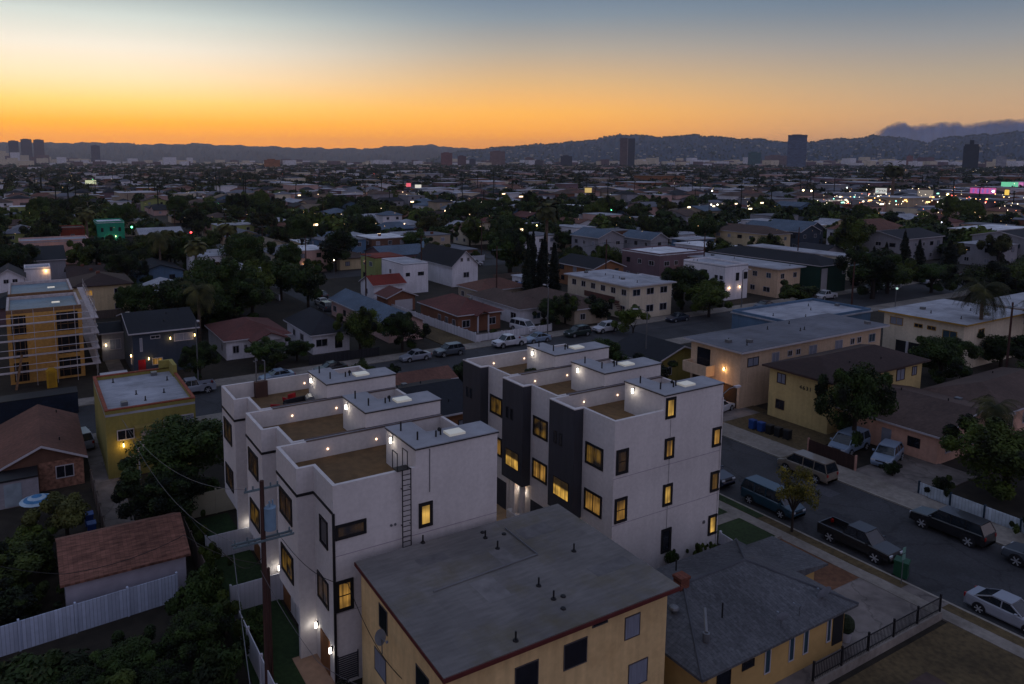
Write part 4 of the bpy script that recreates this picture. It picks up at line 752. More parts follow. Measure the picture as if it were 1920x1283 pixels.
def vehicle(kind,paint,label,x,y,rz,cat,group='cars parked along the streets'):
    key=(kind,paint.name)
    if key not in PROT:
        K=KIND[kind]; W=K['W']; z0=K['bump']-.06; r=thing('parked_'+('car' if kind in('sedan','suv','big_suv') else kind),label,cat,(0,0,0),0,group)
        def sec(x,z,e=0):
            t=min(1,(K['L']/2-abs(x))/.35); w=W*(.80+.20*math.sqrt(max(0,t)))
            return (x,[(w*.90,z0),(w*.985,z0+.12),(w,z*.72+.05),(w*.965,z-.05),(w*.88,z)])
        secs=[sec(a,z) for a,z in K['body']]
        if kind=='pickup':
            secs.append(sec(-.78,1.2))
        b=loft(secs); bo=b.build('body',paint,r)
        if kind=='pickup':
            b=MB(); xs=-.79; xe=-2.8
            b.box(xe,-W*.98,z0,xs,-W*.98+.09,1.2).box(xe,W*.98-.09,z0,xs,W*.98,1.2).box(xe,-W*.98+.09,z0,xe+.08,W*.98-.09,1.18).box(xe+.08,-W*.98+.09,z0,xs,W*.98-.09,.72); b.build('cargo_bed',paint,r)
        cb=K['cab']; s=[]
        for i,(a,z) in enumerate(cb):
            lo=cb[0][1]-.03
            top=.74*W; bot=.87*W
            if i in(0,3): s.append((a,[(bot,lo),(bot*.99,z)]))
            else: s.append((a,[(bot,lo),(top,z)]))
        b=loft(s); b.build('window_glass',M_cg,r)
        (x1,zz1),(x2,zz2)=cb[1],cb[2]; b=MB(); tw=.74*W
        b.prism([(x2-.02,-tw-.01),(x1+.03,-tw-.01),(x1+.06,0),(x1+.03,tw+.01),(x2-.02,tw+.01)],min(zz1,zz2)-.005,max(zz1,zz2)+.045); b.build('roof',paint,r)
        b=MB()
        for sy in (-1,1):
            for (pa,pb) in ((cb[0],cb[1]),(cb[3],cb[2])): b.cyl((pa[0],sy*.87*W,pa[1]),(pb[0],sy*tw,pb[1]),.045,n=4)
            for f in ((.45,) if kind in('pickup','sedan') else (.33,.68)):
                xm_=x1+(x2-x1)*f; b.cyl((xm_,sy*.875*W,cb[0][1]),(xm_,sy*tw*1.01,zz1),.045,n=4)
        b.build('pillar',paint if kind!='van' else paint,r)
        for sx in (-1,1):
            for sy in (-1,1):
                b=MB(); b.cyl((sx*K['wb'],sy*(W-.22),K['r']),(sx*K['wb'],sy*(W+.012),K['r']),K['r'],n=16); t=b.build('wheel',M_tyre,r)
                b=MB(); R0=K['r']
                b.cyl((sx*K['wb'],sy*(W+.012),R0),(sx*K['wb'],sy*(W+.025),R0),R0*.22,n=8)
                for q in range(6):
                    a=q*math.pi/3; b.cyl((sx*K['wb'],sy*(W+.02),R0),(sx*K['wb']+R0*.74*math.cos(a),sy*(W+.02),R0+R0*.74*math.sin(a)),R0*.09,R0*.14,n=4)
                b.build('rim',M_rim,t)
                b=MB(); b.cyl((sx*K['wb'],sy*(W-.1),K['r']+.03),(sx*K['wb'],sy*(W+.006),K['r']+.03),K['r']+.07,n=16); b.build('wheel_arch',M_black,r)
        hx=K['L']/2-.1; hz=K['body'][1][1]-.14
        for sy in (-1,1):
            b=MB(); b.box(hx-.18,sy*W*.66-.18,hz-.07,hx+.07,sy*W*.66+.18,hz+.07); b.build('headlight',M_head,r)
            b=MB(); tz=K['body'][-2][1]-.2 if kind!='pickup' else .95; b.box(-hx-.10,sy*W*.74-.1,tz-.14,-hx+.12,sy*W*.74+.1,tz+.12); b.build('tail_light',M_tail,r)
            b=MB(); b.box(cb[0][0]-.35,sy*(W+.1)-.09,cb[0][1]+.02,cb[0][0]-.2,sy*(W+.1)+.09,cb[0][1]+.18); b.build('mirror',paint,r)
        b=MB(); b.box(hx-.03,-W*.42,hz-.16,hx+.085,W*.42,hz+.02); b.build('grille',M_black,r)
        b=MB(); b.box(hx+.0,-W*.8,z0,hx+.1,W*.8,z0+.2).box(-hx-.1,-W*.8,z0,-hx,W*.8,z0+.2); b.build('bumper',M_black if kind in('pickup','big_suv') else paint,r)
        PROT[key]=r
    else: r=copy_tree(PROT[key])
    r.location=(x,y,.015); r.rotation_euler=(0,0,rz); tag(r,label,cat,group); return r
def paint(n,c,ro=.3): return mat(n+'_paint',c,ro,.03,spec=.5,coat=.5)
Pb=paint('black',L(22,22,25)); Pw=paint('white',L(190,190,196)); Ps=paint('silver',L(128,132,142)); Pg=paint('grey',L(70,76,84)); Pt=paint('teal_blue',L(20,52,68)); Pn=paint('navy',L(28,36,54)); Ptan=paint('tan',L(112,102,90)); Pr=paint('red',L(120,24,24)); Pbl=paint('pale_blue',L(120,136,156)); Pdg=paint('dark_green',L(30,44,42))
UP=R(90); DN=R(-90)
vehicle('pickup',Pb,'black pickup truck with open cargo bed parked beside the parkway strip',54.1,30.6,DN,'pickup truck')
vehicle('van',Pt,'teal blue van half hidden by the small autumn tree at the kerb',54.2,38.2,DN,'van')
vehicle('big_suv',Pn,'dark blue sport utility vehicle by the street lamp at the corner of the right townhouses',54.0,45.2,DN,'car')
vehicle('sedan',Ps,'silver sedan cut by the right edge of the picture at the bottom kerb',53.9,20.6,DN,'car')
vehicle('big_suv',Pb,'long black sport utility vehicle with bright rims by the white panel fence',62.7,28.4,UP,'car')
vehicle('pickup',Pg,'dark grey pickup truck at the right edge behind the long black vehicle',62.7,21.8,UP,'pickup truck')
vehicle('van',Ptan,'tan passenger van parked across the street from the autumn tree',63.0,41.0,UP,'van')
vehicle('suv',Pbl,'pale silver blue hatchback standing in the driveway of the pink house',72.6,39.0,R(195),'car')
vehicle('van',Pbl,'pale van nosed under the big dark street tree beside the driveway',72.2,42.6,R(185),'van')
vehicle('suv',Pb,'dark sport utility vehicle alone at the far kerb near the dry yard',63.0,54.6,UP,'car')
vehicle('sedan',Pw,'white car under the balcony of the cream apartments',70.2,57.2,R(10),'car'); vehicle('sedan',Pr,'red car half inside the glowing carport',72.2,60.6,R(0),'car')
yk=YB-1.25; yn=YA+1.25
for k_,p_,lab,x,y,rz,c in (('sedan',Ps,'silver sedan parked behind a grey wagon at the mid cross street',49.6,yk,R(180),'car'),('suv',Pg,'grey sport utility vehicle parked right in front of the silver sedan on the cross street',55.4,yk,R(180),'car'),
 ('pickup',Pw,'white pickup truck on the cross street below the brick house',66.4,yk,R(180),'pickup truck'),('sedan',Pbl,'pale blue sedan right of the white pickup truck',72.0,yk,R(180),'car'),('suv',Pdg,'dark green vehicle in the tree shade left of the white hatchback',80.4,yk,R(180),'car'),
 ('suv',Pw,'white hatchback partly behind the round dark bush on the cross street',86.6,yk,R(180),'car'),('sedan',Pn,'dark blue car parked alone below the beige apartment block with the stair',104.0,yk,R(180),'car'),('sedan',Pn,'dark blue car on the cross street below the white cube house',128.2,yk,R(180),'car'),
 ('suv',Pb,'black car parked below the green apartments',141.6,yk,R(180),'car'),('sedan',Pb,'black car with pale roof at the kerb left of the pale blue building',128,yn,0,'car'),
 ('pickup',Ps,'old grey pickup parked beside the olive yellow house',17.6,yk,R(180),'pickup truck'),('sedan',Pbl,'pale blue car at the far kerb above the left roof deck',28.6,yk,R(180),'car'),
 ('sedan',Pb,'dark car parked close behind the pale blue one on the left cross street',36.2,yk,R(180),'car')):
    vehicle(k_,p_,lab,x,y,rz,c)
vehicle('van',Pw,'large white camper van beside the tan house with the long brown roof',74.6,102.2,R(-80),'van')
vehicle('suv',Ps,'silver car in the alley between the stone house and the olive yellow house',5.4,87.4,R(90),'car') if False else vehicle('suv',Ps,'silver car behind the brown roof left of the olive yellow house',3.9,82.6,R(100),'car')
for i,(x,y,p_,lab) in enumerate(((55.3,157,Pw,'white car in the street gap beside the dark tree mass'),(52.4,141.2,Pw,'white car nearest in the street gap above the blue grey long roof'),(55.2,149,Pb,'black car in the street gap'),(52.4,136.0,Ps,'silver car below the white ones in the street gap'),
  (55.0,186,Pw,'white car with red lit neighbour far up the street gap'),(207,100.2,Pw,'white car beside the pink end block'),(199.5,104.6,Pg,'grey car left of the white one by the cypresses'),(189.7,94.6,Pn,'dark blue car below the cypresses'))):
    vehicle('sedan',p_,lab,x,y,UP if i<5 else R(180),'car')
# bins, signs, bushes in pots
def bin_(label,x,y,rz,m):
    r=thing('wheelie_bin',label,'bin',(x,y,.02),rz,group='wheeled rubbish bins'); b=MB(); b.prism([(-.3,-.33),(.3,-.33),(.3,.33),(-.3,.33)],.08,1.0); b.build('body',m,r)
    b=MB(); b.ext([(-.38,1.0),(.36,1.0),(.30,1.1),(-.36,1.06)],'x',-.34,.34); b.build('lid',m,r)
    for s in (-.26,.26): b=MB(); b.cyl((s-.04,.3,.1),(s+.04,.3,.1),.1,n=8); b.build('wheel',M_tyre,r)
    return r
Mbg=mat('green_bin_plastic',L(26,70,48),.5); Mbb=mat('blue_bin_plastic',L(30,62,120),.5); Mbk=mat('black_bin_plastic',L(30,30,32),.5)
b_=bin_('green wheeled bin at the kerb behind the black pickup nose',53.0,26.9,R(20),Mbg); b_.scale=(1.3,1.3,1.2)
bin_('blue wheeled bin left of the alley, farther of the two blue ones',3.3,63.4,0,Mbb); bin_('blue wheeled bin left of the alley, nearer of the two blue ones',3.35,61.6,0,Mbb); bin_('black wheeled bin at the alley end above the weathered shed roof',5.9,59.4,0,Mbk)
for i in range(5): bin_('blue wheeled bin %s in the row on the dry yard'%['leftmost','second','third','fourth','rightmost'][i],68.8+.15*i,51.4-i*.95,R(90),Mbb if i<2 else Mbk)
r=thing('parking_sign','parking sign post beside the green bin','sign',(51.95,26.3,.1)); b=MB(); b.cyl((0,0,0),(0,0,2.7),.03,n=6); b.build('post',M_metal,r)
for z in (2.3,1.8): b=MB(); b.box(-.2,-.025,z,.2,-.03-.01,z+.42); b.build('sign_panel',mat('sign_green_grey',L(96,130,120),.5),r)
r=thing('flower_pot','white pot with a leafy green plant by the yellow bungalow entry','plant',(42.6,24.5,.1)); b=MB(); b.cyl((0,0,0),(0,0,.6),.25,.36,n=10); b.build('pot',M_trim,r); b=MB(); b.ball((0,0,1.1),.5,9,6,1.2); b.build('foliage',MC['shrub_leaf'],r)
# fences and walls
def fence(label,p,q,h,m,cat='fence',step=2.4,th=.06,z0=0,name='fence',posts=True,cap=None):
    r=thing(name,label,cat,(p[0],p[1],z0)); d=Vector((q[0]-p[0],q[1]-p[1])); Ln=d.length; r.rotation_euler.z=math.atan2(d.y,d.x)
    b=MB(); b.box(0,-th/2,0,Ln,th/2,h); b.build('panel',m,r)
    n=max(1,int(Ln/step))
    if posts:
        for i in range(n+1):
            x=Ln*i/n; b=MB(); b.box(x-.06,-.07-th/2,0,x+.06,.07+th/2,h+.12); b.build('post',cap or m,r)
    return r
M_vinyl=mat('white_vinyl',L(186,186,194),.6,.04,rows=('v',.3,.08)); M_wood=mat('grey_wood_fence',L(88,78,72),.9,.3,3,streak=(5,5,.3)); M_corr=mat('pale_corrugated_steel',L(176,186,206),.6,.06,3,rows=('v',.22,.22)); M_cwhite=mat('cream_fence',L(176,168,146),.8,.06)
fence('pale corrugated steel fence running left from the hedge below the shed',(-14,47.6),(7.6,49.2),1.9,M_corr,step=3); fence('white vinyl fence across the back lawn, nearest of three',(10.4,45.9),(13.8,45.9),1.9,M_vinyl)
fence('white vinyl fence across the back lawn, middle of three',(10.4,53.2),(13.8,53.2),1.9,M_vinyl); fence('cream vinyl fence across the back lawn, farthest and warmest',(9.6,60.6),(16,60.6),2.0,M_cwhite)
fence('weathered grey wooden fence along the overgrown left boundary',(9.6,44),(9.5,62),2.0,M_wood); fence('white topped fence beside the utility pole at the bottom',(10.2,30),(10.25,44),1.8,M_vinyl)
fence('low white vinyl fence between the right townhouse and the shingle bungalow',(35.2,34.3),(45.4,34.8),1.0,M_vinyl); fence('short white fence return at the townhouse lawn corner',(45.4,34.8),(45.6,36.4),.9,M_vinyl)
fence('long white picket fence running back from the cross street',(63.0,99.3),(61.5,136),1.6,mat('white_pickets',L(204,202,208),.7,.05,rows=('v',.2,.25)),step=2.4); fence('white picket fence in front of the brick house',(63,99.3),(79,100),1.2,mat('white_pickets_front',L(204,202,208),.7,.05,rows=('v',.2,.25)),step=2.4)
fence('dark iron gate and fence in front of the pyramid roofed bungalow',(35,99.8),(46,99.8),1.3,mat('iron_mesh',L(44,44,50),.7,.2,3,rows=('v',.14,.5)))
fence('low pink wall with dark railing beside the pink house driveway',(67.9,44.2),(67.7,39.2),1.5,mat('dark_red_rail',L(56,36,32),.8,rows=('v',.14,.4)),step=4.8,cap=mat('pink_pillar',L(160,122,108),.85))
fence('white panel fence with dark blue posts along the right pavement',(68.0,33.6),(67.6,18),1.1,mat('white_slats',L(176,186,194),.7,rows=('v',.25,.2)),step=2.6,cap=mat('blue_post',L(24,44,60),.7)); fence('grey boundary fence left of the alley by the olive house',(4.2,56),(4.1,71),1.6,M_wood)
fence('retaining kerb wall of the dark yard by the townhouse lawn',(46.2,34.5),(50.2,34.5),.35,M_conc,posts=False,th=.2,name='wall',cat='wall')
r=thing('railing','black iron railing on a low wall along the driveway at bottom right','fence',(37,22.9,.0)); b=MB(); b.box(0,-.12,0,13.2,.12,.55); b.build('base_wall',M_conc,r)
b=MB(); b.box(0,-.02,.7,13.2,.02,.75).box(0,-.02,1.5,13.2,.02,1.56); b.build('rail',M_black,r); b=MB()
for i in range(88): b.box(.1+i*.15,-.01,.55,.125+i*.15,.01,1.55)
b.build('bars',M_black,r)
for i in range(6): b=MB(); x=i*2.62; b.box(x-.05,-.05,.55,x+.05,.05,1.75); b.build('post',M_black,r)
fence('low planter wall under the side windows of the right townhouse',(35.4,35.0),(44.6,35.2),.45,M_vinyl,posts=False,name='planter_wall',cat='wall')
r=thing('parasol','blue and white striped garden parasol at the far left','parasol',(-.3,66.2,0)); b=MB(); b.cyl((0,0,0),(0,0,2.2),.03,n=6); b.build('pole',M_metal,r)
for k in range(4):
    b=MB(); r0=1.3-k*.3; r1=r0-.3; z0=1.85+k*.12; b.cyl((0,0,z0),(0,0,z0+.12),r0,max(.01,r1),n=14,cap=(k==3)); b.build('canopy_band',mat('parasol_blue',L(60,110,150),.8) if k%2 else mat('parasol_white',L(150,170,184),.8),r)
b=MB(); b.ext([(-.0,0),(3.2,0),(3.2,1.2),(0,2.3)],'x',0,4.4); tag(b.build('tarpaulin_tent',mat('blue_white_tarp',L(110,140,160),.6,.3,1.2,streak=(.3,3,1)),loc=(17.5,76,0)),'slanted pale blue tarpaulin shelter right of the olive yellow house','shelter')
b=MB(); b.box(0,0,0,2.6,2.4,.12); tag(b.build('blue_tarpaulin',mat('bright_blue_tarp',L(30,90,150),.6),loc=(93.5,131,2.2)),'bright blue tarpaulin by the small white cottage','tarpaulin')
# ---------------------------------------------------------------- poles, lamps, wires
M_pw=mat('dark_red_pole',L(64,42,38),.9,.3,3,streak=(4,4,.3)); M_arm=mat('weathered_arm',L(88,102,108),.8,.15)
def wire(pts,label,sag=.6,rad=.018,m=M_black,name='wire'):
    r=MB()
    for (a,b_) in zip(pts,pts[1:]):
        prev=None
        for i in range(13):
            t=i/12; p=[a[j]+(b_[j]-a[j])*t for j in range(3)]; p[2]-=sag*4*t*(1-t)
            if prev: r.cyl(prev,p,rad,n=4,cap=False)
            prev=p
    return tag(r.build(name,m),label,'wire')
def utility_pole(label,x,y,h,arms,trans=False,m=M_pw,group=None):
    r=thing('utility_pole',label,'utility pole',(x,y,0),group=group); b=MB(); b.cyl((0,0,0),(0,0,h),.17,.12,n=8); b.build('pole',m,r)
    for z,w_,dbl in arms:
        for dy in ((-.16,.16) if dbl else (.0,)):
            b=MB(); b.box(-w_,dy-.045,z-.05,w_,dy+.045,z+.05); a=b.build('crossarm',M_arm,r)
            for x_ in (-w_*.9,-w_*.5,w_*.5,w_*.9): b=MB(); b.cyl((x_,dy,z+.06),(x_,dy,z+.24),.045,n=6); b.build('insulator',M_arm,a)
    if trans:
        b=MB(); b.cyl((.36,-.12,h-2.75),(.36,-.12,h-1.5),.32,n=14).cyl((.36,-.12,h-1.5),(.36,-.12,h-1.38),.34,.14,n=14).cyl((.3,-.3,h-1.4),(.3,-.3,h-1.1),.05,n=6).cyl((.5,-.2,h-1.4),(.5,-.2,h-1.1),.05,n=6); b.build('transformer',mat('pale_blue_steel',L(104,128,148),.5),r)
    return r
PX0,PY0=10.25,37.2
utility_pole('tall dark wooden utility pole with transformer in front of the left townhouses',PX0,PY0,12.6,[(12.15,.95,False),(9.3,1.65,True)],True)
b=MB(); b.cyl((0,0,0),(0,0,6.9),.13,.1,n=8); tag(b.build('stub_pole',M_pw,loc=(PX0+.55,PY0+1.2,0)),'short dark stub pole right behind the tall utility pole','utility pole')
WP=mat('pale_wire',L(96,96,100),.6)
wire([(PX0-.9,PY0,12.3),(6.4,66,7.6)],'upper wire from the tall utility pole back to the tree at the olive house',1.6,.013,WP)
wire([(PX0-1.5,PY0,9.5),(6.6,66,7.2)],'lower wire from the tall utility pole back to the tree at the olive house',1.8,.013,WP)
wire([(PX0-1.6,PY0,8.9),(5.6,20,8.2)],'thick pale cable running from the utility pole toward the bottom edge',.8,.022,WP)
wire([(PX0+1.0,PY0,9.1),(14.4,35.6,6.4),(14.9,30,4.2)],'dark wire from the crossarm down to the beige block',.7,.02)
wire([(PX0,PY0,8.4),(9.6,41,6.2),(9.0,62,3.0)],'dark wire slanting along the overgrown fence',.5,.02); wire([(-6,54,5.2),(1,49.6,3.6),(8.3,49.6,4.3),(PX0,PY0,7.9)],'dark sagging wire crossing the whitewashed shed wall',.4,.02)
wire([(PX0-.2,PY0,7.6),(12.2,34.5,3.2),(14.85,32,2.2)],'pair of thin wires crossing in front of the townhouse door',.3,.015,WP)
def street_lamp(label,x,y,h,rz,arm=1.6,lit=0,m=None,group='street lamps'):
    r=thing('street_lamp',label,'street lamp',(x,y,0),rz,group=group); b=MB(); b.cyl((0,0,0),(0,0,h),.11,.07,n=8); b.build('pole',m or M_metal,r)
    b=MB(); b.cyl((0,0,h-.05),(arm*.5,0,h+.35),.04,n=6).cyl((arm*.5,0,h+.35),(arm,0,h+.4),.04,n=6); b.build('arm',m or M_metal,r)
    b=MB(); b.box(arm-.1,-.14,h+.3,arm+.55,.14,h+.46); o=b.build('lamp_head',M_trim,r)
    if lit: b=MB(); b.box(arm,-.1,h+.25,arm+.45,.1,h+.3); b.build('lamp_glass',emit('street_lamp_glass',(1,.85,.6),lit),o)
    return r
street_lamp('street lamp with curved arm at the corner of the right townhouses',51.9,41.9,9.4,R(0)); street_lamp('street lamp standing behind the right townhouse towers',73.2,72.0,9.0,R(150),1.4)
street_lamp('slim lamp post beside the white camper van',76.0,97.2,8.2,R(90),.8); street_lamp('lamp post in front of the dark blue grey house',18.9,97.4,8.6,R(-90),1.2)
street_lamp('slim street lamp at the corner of the white cube house',124.5,97.2,7.6,R(-90),1.2)
utility_pole('utility pole with a lamp arm behind the pale blue flat building',128.1,77.0,11.5,[(10.9,1.2,False)]); utility_pole('black utility pole in front of the white house with red tile roof',80.4,150.4,12,[(11.2,1.2,False),(10.0,1.0,False)],True)
utility_pole('leaning utility pole among the palms at the right edge',112,46,11,[(10.4,1.3,False)]); utility_pole('utility pole left of the building site',-6.5,150,12,[(11.2,1.3,False)])
for i in range(11):
    x=(122,262,398,50)[i%4]-2.5+3; y=190+i*34; utility_pole('far utility pole %s'%['beside the first back street','in the right mid distance','far right beyond the cypresses','up the central street gap','in the middle distance','right of centre far off','far right among roofs','far up the central gap','far off left of centre','far off right of centre','most distant of the utility poles on the right'][i],x,y,11,[(10.4,1.1,False)],group='utility poles in the distance')
# shops with lit fronts and billboards
def billboard(label,px,py,wpx,hpx,m,dist=0,sub=None,post=True):
    dist=(29.5-9.5)*1440/(py-298.9)/math.cos(math.atan((px-CX)/FPX))
    x,y,z=far(px,py,dist); k=dist/FPX*math.cos(math.atan((px-CX)/FPX)); W=wpx*k*.98; Hh=hpx*k; r=thing('billboard',label,'billboard',(x,y,0),-YAW+math.atan((px-CX)/-FPX)*1.0)
    b=MB(); b.box(-W/2,0,z-Hh/2,W/2,.5,z+Hh/2); b.build('panel',m,r); b=MB(); b.box(-W/2-.4,.05,z-Hh/2-.5,W/2+.4,.6,z-Hh/2).box(-W/2-.4,.05,z+Hh/2,W/2+.4,.6,z+Hh/2+.4); b.build('frame',M_black,r)
    b=MB(); b.cyl((0,.6,0),(0,.6,z),.5,n=7); b.build('post',M_metal,r)
    return r,W,Hh,z
def ringsign(m,c1): pass
r0_,W0,H0,z0_=billboard('white lit billboard with a pair of dark spectacles in the right distance',1652,358,19,10,emit('board_white',(.85,.85,.8),.55),760)
for (cx_,cz_,r_) in ((-.22,-.05,.26),(.22,.0,.2)):
    b=MB()
    for q in range(12):
        a0=q*math.pi/6; a1=a0+math.pi/6; rr2=r_*H0*.9; b.cyl((cx_*W0+rr2*math.cos(a0),-.03,z0_+cz_*H0+rr2*math.sin(a0)),(cx_*W0+rr2*math.cos(a1),-.03,z0_+cz_*H0+rr2*math.sin(a1)),.14,n=4)
    b.build('spectacle_rim',M_black,r0_)
b=MB(); b.cyl((.3*W0,-.03,z0_+.1*H0),(.46*W0,-.03,z0_-.15*H0),.16,n=4).cyl((-.1*W0,-.03,z0_+.1*H0),(.12*W0,-.03,z0_+.12*H0),.14,n=4); b.build('spectacle_arm',M_black,r0_)
r,W_,H_,z_=billboard('billboard with magenta and violet bars at the right edge of the city',1843,358,40,11,emit('board_magenta',(.75,.06,.4),.55),820); 
for i in range(5): b=MB(); b.box(-W_*.4+i*W_*.18,-.2,z_-H_*.35,-W_*.4+i*W_*.18+W_*.07,-.02,z_+H_*.35); b.build('violet_bar',emit('board_violet',(.25,.1,.6),.6),r)
billboard('green and white lit billboard at the far right',1893,347,26,11,emit('board_green',(.15,.75,.4),.7),840); billboard('blank beige billboard between the spectacles and the magenta board',1735,363,25,13,emit('board_beige',(.5,.4,.26),.25),700); billboard('magenta striped sign cut by the right edge',1917,347,12,10,emit('board_pink',(.8,.2,.6),.6),840)
billboard('small yellow lit sign in the middle distance right of centre',1103,357,13,9,emit('board_yellow',(.8,.55,.12),.6),820); billboard('small white lit sign in the left distance',170,342,19,8,emit('board_cream',(.75,.8,.45),.6),1150); billboard('small cross shaped red lit sign left of centre',766,347,9,7,emit('board_red',(.9,.08,.12),.8),980); billboard('small glowing white sign right of the red one',784,351,12,9,emit('board_white2',(.9,.85,.7),.7),940)
billboard('yellow lit sign below the green billboard at the far right',1888,361,7,10,emit('board_amber',(.95,.6,.05),.9),760)
for i,(px,py,wp,hp,c,s) in enumerate(((1568,380,46,9,(1,.85,.7),.5),(1610,378,30,6,(1,.3,.25),.55),(1690,373,16,6,(1,.35,.1),.9),(1650,384,40,8,(.5,.45,.42),.12),(1725,376,14,14,(1,.6,.25),.7),(1862,372,60,5,(1,.65,.2),.9),(1900,385,60,12,(.45,.45,.42),.1),(1582,372,3,12,(.5,1,.8),1.2),(1800,384,34,8,(1,.75,.35),.35),(1374,372,14,18,(1,.55,.15),.22))):
    d=(29.5-4.2)*1410/(py-298.9)/math.cos(math.atan((px-CX)/FPX)); x,y,z=far(px,py,d); W=wp*d/FPX*.85; Hh=hp*d/FPX; r=thing('shop_building',['shop with long white lit front in the right distance','shop front glowing red beside the white lit one','small shop with orange sign below the spectacles board','dim grey shop below the spectacles board','tall narrow amber lit shop front','long amber lit shop row below the magenta board','pale long building below the amber lit shops','thin turquoise lit pylon at the shops','warm lit shop left of the pale long building','amber lit gable front right of centre'][i],'shop',(x,y,0),-YAW)
    b=MB(); b.box(-W/2-2,0,0,W/2+2,14,max(5,z+Hh/2+.8)); b.build('wall',wmat('grey'),r); b=MB(); b.box(-W/2-2.3,-.3,max(5,z+Hh/2+.8),W/2+2.3,14.3,max(5,z+Hh/2+.8)+.3); b.build('roof',rmat('pale grey','f'),r)
    b=MB(); b.box(-W/2,-.2,max(1,z-Hh/2),W/2,-.02,z+Hh/2); b.build('lit_front',emit('shop_front_%d'%i,c,s*1.6,var=.75),r)
# larger long buildings of the middle distance
for (lab,px,py,wp,hp,d,wa,ro) in (('long orange brick block on the skyline right of centre',1237,338,106,20,1150,'orange','brown'),('long grey three storey block in the right distance',1440,383,120,26,620,'grey','grey'),('pale flat terrace with roof lamps right of centre',1340,398,110,16,560,'cream','white'),('pink flat building in the right middle distance',1640,405,76,18,500,'pink','pale grey'),
    ('pink two storey building in the centre distance',916,428,62,28,372,'pink','red brown'),('pale grey long building in the centre distance',990,425,70,18,420,'cream','pale grey'),('blue grey hip roofed house left of centre',735,435,90,24,330,'slate','blue grey'),('orange walled house in the centre left distance',755,412,54,20,430,'orange','terracotta'),('pink building with lamp left of the centre',1210,412,80,18,480,'peach','pale grey'),('cream building under the trees in the left distance',360,400,66,18,480,'cream','red brown'),('white building with rooftop unit in the left distance',225,383,42,16,560,'white','pale grey'),('tan house row left of centre',520,438,96,26,330,'tan','terracotta'),('pale blue grey building left of centre',620,415,60,20,400,'cream','blue grey')):
    d=29.5*1410/(py+hp/2-298.9)/math.cos(math.atan((px-CX)/FPX)); x,y,z=far(px,py-hp/2,d); W=wp*d/FPX*.9; h=max(4,z); D=W*.45
    r=thing('building',lab,'building',(x-W*.4,y-W*.2,0)); occ(x-W*.4,y-W*.2-6,x+W*.5,y+W*.3,1); b=MB(); b.box(0,0,0,W*.85,D,h-1); b.build('wall',wmat(wa),r)
    roof_mesh(W*.85,D,h-1,'flat' if ro in('pale grey','white','grey','brown') else 'hip',2.2,.5,'x').build('roof',rmat(ro,'f' if ro in('pale grey','white','grey','brown') else 'x'),r)
    n=int(W*.85/5)
    for f_ in range(max(1,int((h-1)/3.1))):
        for j in range(min(n,12)): window(r,'S',(j+.3)*W*.85/n,0,.9+3.05*f_,1.5,1.3,rnd.choice([D_,D_,C_]),fr=M_black,t=.1)

occ(12,246,36,279)
# ---------------------------------------------------------------- vegetation
def npmesh(name,V,nper,m):
    me=bpy.data.meshes.new(name); nv=len(V); nf=nv//nper
    me.vertices.add(nv); me.vertices.foreach_set('co',V.astype(np.float32).ravel())
    me.loops.add(nv); me.loops.foreach_set('vertex_index',np.arange(nv,dtype=np.int32))
    me.polygons.add(nf); me.polygons.foreach_set('loop_start',np.arange(nf,dtype=np.int32)*nper); 
    me.update(calc_edges=True); me.materials.append(m); return me
def leaves(rs,cent,nrm,size,asp=.62):
    """quads at cent, facing roughly nrm"""
    n=len(cent); N_=nrm+rs.normal(0,.55,(n,3)); N_/=np.linalg.norm(N_,axis=1)[:,None]+1e-9
    a=np.cross(N_,rs.normal(0,1,(n,3))); a/=np.linalg.norm(a,axis=1)[:,None]+1e-9; b=np.cross(N_,a)
    s=size*rs.uniform(.6,1.35,n)[:,None]; a=a*s; b=b*s*asp
    return np.stack([cent-a*.9,cent-b*.8+a*.1,cent+a,cent+b*.8-a*.1],1).reshape(-1,3)
def crown(seed,rx,rz,cz,nblob,nleaf,size,shape='round'):
    rs=np.random.RandomState(seed); out=[]
    for k in range(nblob):
        if shape=='round':
            d=rs.normal(0,1,3); d/=np.linalg.norm(d); d[2]=abs(d[2])*1.0 if rs.rand()<.5 else d[2]*.9; rr=rs.uniform(.3,.8)
            c=np.array([d[0]*rx*rr,d[1]*rx*rr,cz+d[2]*rz*rr]); br=rs.uniform(.25,.44)*rx; bz=br*rs.uniform(.6,.95)
            if rs.rand()<.3: rr=rs.uniform(.85,1.12); br=rs.uniform(.13,.22)*rx; bz=br*rs.uniform(.8,1.2); c=np.array([d[0]*rx*rr,d[1]*rx*rr,cz+d[2]*rz*rr])
        elif shape=='column':
            t=(k+.5)/nblob; prof=math.sin(min(1,t*1.35+.28)*math.pi*.5)*(1-t**2.2)*.95+.06
            c=np.array([rs.normal(0,.14)*rx,rs.normal(0,.14)*rx,t*rz*.97]); br=rx*prof*rs.uniform(.75,1.08); bz=rz/nblob*1.6
        elif shape=='wispy':
            d=rs.normal(0,1,3); d/=np.linalg.norm(d); rr=rs.uniform(.2,1.0); c=np.array([d[0]*rx*rr,d[1]*rx*rr,cz+d[2]*rz*rr]); br=rx*.2; bz=br*1.3
        n=int(nleaf/nblob); u=rs.normal(0,1,(n,3)); u/=np.linalg.norm(u,axis=1)[:,None]; q=rs.uniform(.55,1.08,n)[:,None]
        P_=c+u*q*np.array([br,br,bz]); P_=P_[P_[:,2]>.05]; u=u[:len(P_)]
        out.append(leaves(rs,P_,u*.8+np.array([0,0,.45]),size))
    return np.concatenate(out)
